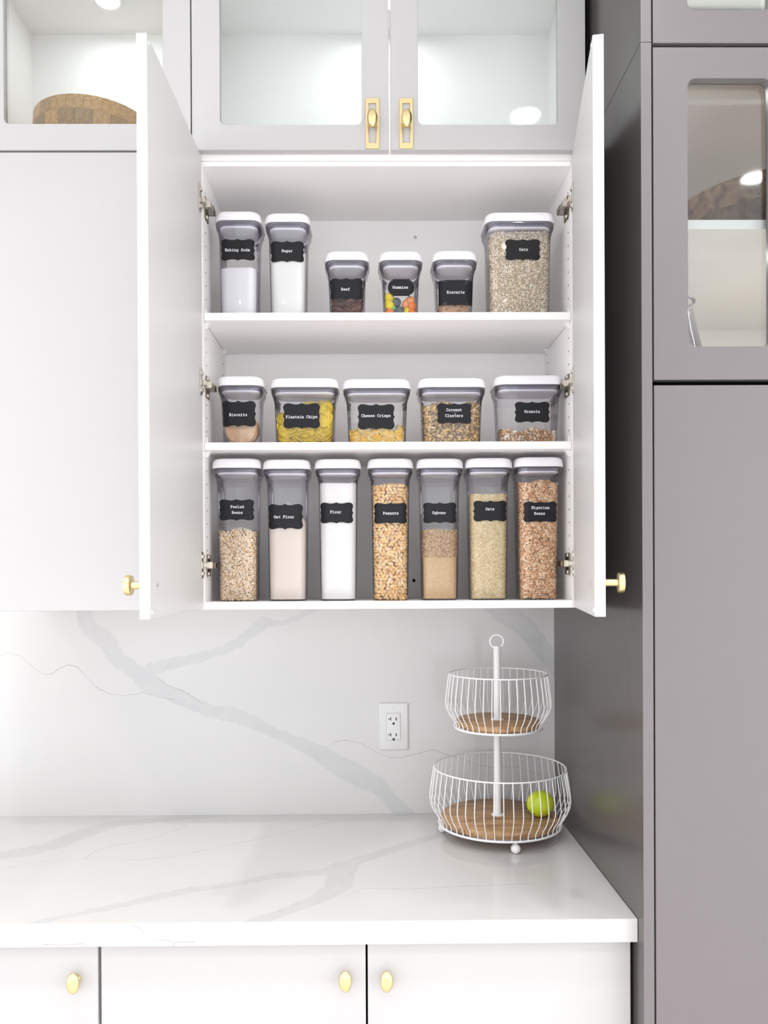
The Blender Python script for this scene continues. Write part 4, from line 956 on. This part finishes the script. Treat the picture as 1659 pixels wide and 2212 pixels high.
def var_mat(name, cols, rough=.5, spots=None, bump=(200, .4, .001)):
    m_ = bpy.data.materials.new(name); m_.use_nodes = True; nt = m_.node_tree; b = nt.nodes['Principled BSDF']; b.inputs['Roughness'].default_value = rough
    oi = nt.nodes.new('ShaderNodeObjectInfo'); cr = nt.nodes.new('ShaderNodeValToRGB')
    while len(cr.color_ramp.elements) < len(cols): cr.color_ramp.elements.new(.5)
    for i, c in enumerate(cols): cr.color_ramp.elements[i].position = i / max(1, len(cols) - 1); cr.color_ramp.elements[i].color = (*c, 1)
    nt.links.new(oi.outputs['Random'], cr.inputs[0]); src = cr.outputs[0]
    tc = nt.nodes.new('ShaderNodeTexCoord')
    if spots:
        n_ = nt.nodes.new('ShaderNodeTexNoise'); n_.inputs['Scale'].default_value = spots[0]; nt.links.new(tc.outputs['Object'], n_.inputs[0])
        mr = nt.nodes.new('ShaderNodeMapRange'); mr.inputs[1].default_value = spots[2]; mr.inputs[2].default_value = spots[2] + .12; nt.links.new(n_.outputs['Fac'], mr.inputs[0])
        mx = nt.nodes.new('ShaderNodeMix'); mx.data_type = 'RGBA'; nt.links.new(mr.outputs[0], mx.inputs[0]); nt.links.new(src, mx.inputs[6]); mx.inputs[7].default_value = (*spots[1], 1); src = mx.outputs[2]
    nt.links.new(src, b.inputs['Base Color'])
    n2 = nt.nodes.new('ShaderNodeTexNoise'); n2.inputs['Scale'].default_value = bump[0]; nt.links.new(tc.outputs['Object'], n2.inputs[0])
    bp = nt.nodes.new('ShaderNodeBump'); bp.inputs['Strength'].default_value = bump[1]; bp.inputs['Distance'].default_value = bump[2]
    nt.links.new(n2.outputs['Fac'], bp.inputs['Height']); nt.links.new(bp.outputs[0], b.inputs['Normal'])
    return m_
CHIP = var_mat('plantain_chip', [(.66, .46, .006), (.80, .58, .006), (.84, .62, .02), (.58, .44, .008)], .5, (110, (.84, .60, .06), .58))
cm = [chip_mesh('plantain_chip', .0215, .0019, .78, .22, 20, CHIP), chip_mesh('plantain_chip', .0185, .0018, .86, -.25, 20, CHIP), chip_mesh('plantain_chip', .0235, .0018, .66, .3, 20, CHIP)]
def R_of(nrm, spin):
    nrm = Vector(nrm).normalized(); q = Vector((0, 0, 1)).rotation_difference(nrm); return np.array((q.to_matrix() @ Matrix.Rotation(spin, 3, 'Z')))
sp = []
w2, d2 = m2.dims(.05)
topL, topR = pzt(610, 888, m2), pzt(700, 860, m2)
z = ZS2 + .008
while z < topR:
    for x in np.arange(-.060, .061, .0165):
        lim = topL + (topR - topL) * min(1, max(0, (x + .035) / .045))
        if z > lim - .008: continue
        low = z < ZS2 + .035
        for y in (-.040, -.028, -.008, .018):
            if y > -.02 and random.random() < .5 and z < lim - .03: continue
            nrm = (random.gauss(0, .45), -.9 + random.gauss(0, .25), random.gauss(.35, .35)) if not low else (random.gauss(0, .35), -.45 + random.gauss(0, .3), 1)
            sp.append((x + random.uniform(-.005, .005), y + random.uniform(-.004, .004), z + random.uniform(-.003, .003), R_of(nrm, random.uniform(0, 6.28))))
    z += .0105 if z < ZS2 + .035 else .0135
sp.sort(key=lambda s: s[1]); sp = sp[:260]
scatter('plantain_chip', 'round yellow plantain chip in the wide middle-shelf container', 'chip', 'plantain chips in their container', cm, sp, m2, ZS2 + .004)
CRISP = var_mat('cheese_crisp', [(.92, .55, .005), (.88, .66, .25), (.95, .62, .01), (.88, .76, .46), (.93, .58, .01)], .5, (140, (.70, .34, .03), .60), (260, .9, .002))
cm = [chip_mesh('cheese_crisp', .0145, .0028, .75, .4, 12, CRISP, .22), chip_mesh('cheese_crisp', .0115, .003, .85, -.5, 12, CRISP, .25), chip_mesh('cheese_crisp', .0165, .0026, .6, .5, 12, CRISP, .2)]
sp = []; z = ZS2 + .006; zt_ = pzt(800, 926, m3)
while z < zt_:
    for x in np.arange(-.060, .061, .0145):
        if z > zt_ - .004 + .004 * math.sin(x * 130): continue
        for y in (-.041, -.030, -.012, .01, .03):
            sp.append((x + random.uniform(-.005, .005), y + random.uniform(-.004, .004), z + random.uniform(-.003, .003), R_of((random.gauss(0, .6), random.gauss(-.7, .4), random.gauss(.5, .5)), random.uniform(0, 6.28))))
    z += .0078
scatter('cheese_crisp', 'small curled yellow cheese crisp at the bottom of its container', 'crisp', 'cheese crisps in their container', cm, sp[:260], m3, ZS2 + .004)
# gummies
def gum_mesh(col, i):
    m_ = bpy.data.materials.new('gummy_jelly'); m_.use_nodes = True; b = m_.node_tree.nodes['Principled BSDF']; b.inputs['Base Color'].default_value = (*col, 1); b.inputs['Roughness'].default_value = .38
    b.inputs['Subsurface Weight'].default_value = .3; b.inputs['Subsurface Radius'].default_value = (.01, .01, .01); b.inputs['Subsurface Scale'].default_value = .3
    v, f = lathe(0, 0, [(.0070, -.0060), (.0105, -.0052), (.0118, -.0025), (.0112, .001), (.0092, .0048), (.0062, .0062)], 18)
    me = bpy.data.meshes.new('gummy'); me.from_pydata(v, [], f); me.update(); me.materials.append(m_); me.shade_smooth(); return me
GC = {'yellow': (.85, .70, .01), 'orange': (.88, .25, .04), 'green': (.16, .62, .25), 'blue-grey': (.10, .13, .15), 'light orange': (.90, .36, .13)}
gmsh = {k_: gum_mesh(c, 0) for k_, c in GC.items()}
seen = [(833, 640, 'yellow'), (838, 652, 'yellow'), (828, 657, 'yellow'), (857, 650, 'blue-grey'), (886, 645, 'light orange'), (878, 655, 'light orange'), (898, 659, 'orange'), (846, 664, 'green'), (864, 669, 'blue-grey'), (881, 671, 'yellow'), (832, 672, 'orange'), (902, 672, 'yellow'), (850, 676, 'blue-grey'), (893, 674, 'orange')]
GL = ['yellow gummy just under the left of the oval sticker', 'yellow gummy second from the top at the left wall of the jar', 'yellow gummy lowest of the three stacked at the left wall',
      'dark blue-grey gummy touching the bottom of the oval sticker', 'pale orange gummy highest on the right side', 'large pale orange gummy right of the blue-grey ones',
      'bright orange gummy against the right wall of the jar', 'green gummy at the front of the gummies jar', 'dark blue-grey gummy right of the green one',
      'yellow gummy under the large pale orange one', 'orange gummy in the bottom left corner of the jar', 'yellow gummy in the bottom right corner of the jar', 'blue-grey gummy half hidden under the green one', 'orange gummy low between the two lower right yellow ones']
for i, (px, py, c) in enumerate(seen):
    yq = t4.cy - t4.dims(.02)[1] / 2 + .0145 + (.003 if i % 2 else 0)
    X, Zq = at(px, py + 3, yq); R = R_of((random.gauss(0, .4), -1, random.gauss(0, .4)), 0)
    scatter('gummy', GL[i], 'sweet', 'gummies in their container', [gmsh[c]], [(X - t4.cx, yq - t4.cy, Zq, R)], t4, ZS1 + .003)
for i in range(22):
    c = ('light orange', 'blue-grey')[i % 2]
    scatter('gummy', 'gummy sweet hidden behind the front layer of the gummies jar', 'sweet', 'gummies behind the front layer', [gmsh[c]], [(((i % 4) - 1.5) * .021, (-.004, .018, .036)[(i // 4) % 3], ZS1 + .009 + (i // 12) * .02, R_of((random.gauss(0, 1), random.gauss(0, 1), 1), 0))], t4, ZS1 + .003)
# biscuits: middle shelf (pale, round) and top shelf (brown)
BISC = var_mat('pale_biscuit', [(.72, .47, .29), (.66, .41, .24)], .7, (60, (.78, .54, .36), .5), (300, .3, .001))
me = chip_mesh('biscuit', .0385, .006, 1.0, .02, 40, BISC)
sp = [(0, -.030, ZS2 + .042, R_of((0, -1, .12), 0)), (.004, -.018, ZS2 + .043, R_of((0, -1, .12), 0)), (-.004, -.007, ZS2 + .043, R_of((0, -1, .12), 0)), (.004, .004, ZS2 + .043, R_of((0, -1, .12), 0))]
scatter('biscuit', 'large round pale pricked biscuit standing on the middle shelf container floor', 'biscuit', 'pale biscuits in the left middle container', [me], sp, m1, ZS2 + .004)
pr = [((i - 2) * .0125 + (.006 if k % 2 else 0), (k - 2) * .0135) for i in range(5) for k in range(5)]
dots = [xf(lathe(0, 0, [(.0007, 0), (.0006, .0004)], 6), Matrix.Translation((m1.cx + x, 0, ZS2 + .042 + z)) @ Matrix.Rotation(math.radians(90), 4, 'X')) for x, z in pr if math.hypot(x, z) < .033]
bo = [o_ for o_ in bpy.data.objects if o_.name == 'biscuit'][0]
me_ = bpy.data.meshes.new('prick_marks'); dv = join(*[lathe(x, z, [(.0008, .0029), (.0007, .0034)], 6) for x, z in pr if math.hypot(x, z) < .033])
me_.from_pydata(dv[0], [], dv[1]); me_.materials.append(mat('prick_brown', (.22, .10, .05), .9)); po = link(bpy.data.objects.new('prick_marks', me_)); po.parent = bo; po['kind'] = 'stuff'
BISB = var_mat('brown_biscuit', [(.52, .30, .18), (.60, .38, .24)], .75, (120, (.34, .18, .10), .55), (250, .8, .002))
me = chip_mesh('biscuit', .034, .008, .55, .05, 26, BISB, .06)
sp = [(0, -.034, ZS1 + .017, R_of((0, -1, .1), .1)), (0, -.020, ZS1 + .020, R_of((.1, -1, .2), -.2)), (-.01, -.008, ZS1 + .032, R_of((-.1, -1, .2), .2)), (.005, .006, ZS1 + .03, R_of((.1, -1, .2), .1)), (-.02, -.028, ZS1 + .046, R_of((-.3, -1, .2), .9))]
scatter('biscuit', 'rough brown biscuit in the top shelf container', 'biscuit', 'brown biscuits in the top shelf container', [me], sp, t5, ZS1 + .004)
BEEF = var_mat('dried_beef', [(.075, .022, .016), (.13, .045, .03), (.06, .02, .016)], .45, (70, (.24, .12, .08), .56), (120, 1., .004))
mesh3 = [chip_mesh('beef_strip', .026, .008, .6, .2, 16, BEEF, .2), chip_mesh('beef_strip', .022, .009, .7, -.3, 16, BEEF, .2)]
sp = [(x + random.uniform(-.004, .004), y, ZS1 + z, R_of((random.gauss(0, .3), -1, random.gauss(.2, .3)), random.uniform(-.6, .6))) for z in (.012, .030, .047, .062, .076) for x in (-.022, .004, .026) for y in (-.034, -.022, -.004)]
scatter('beef_strip', 'dark reddish-brown strip of dried beef in its container', 'beef strip', 'dried beef strips in their container', mesh3, sp, t3, ZS1 + .004)
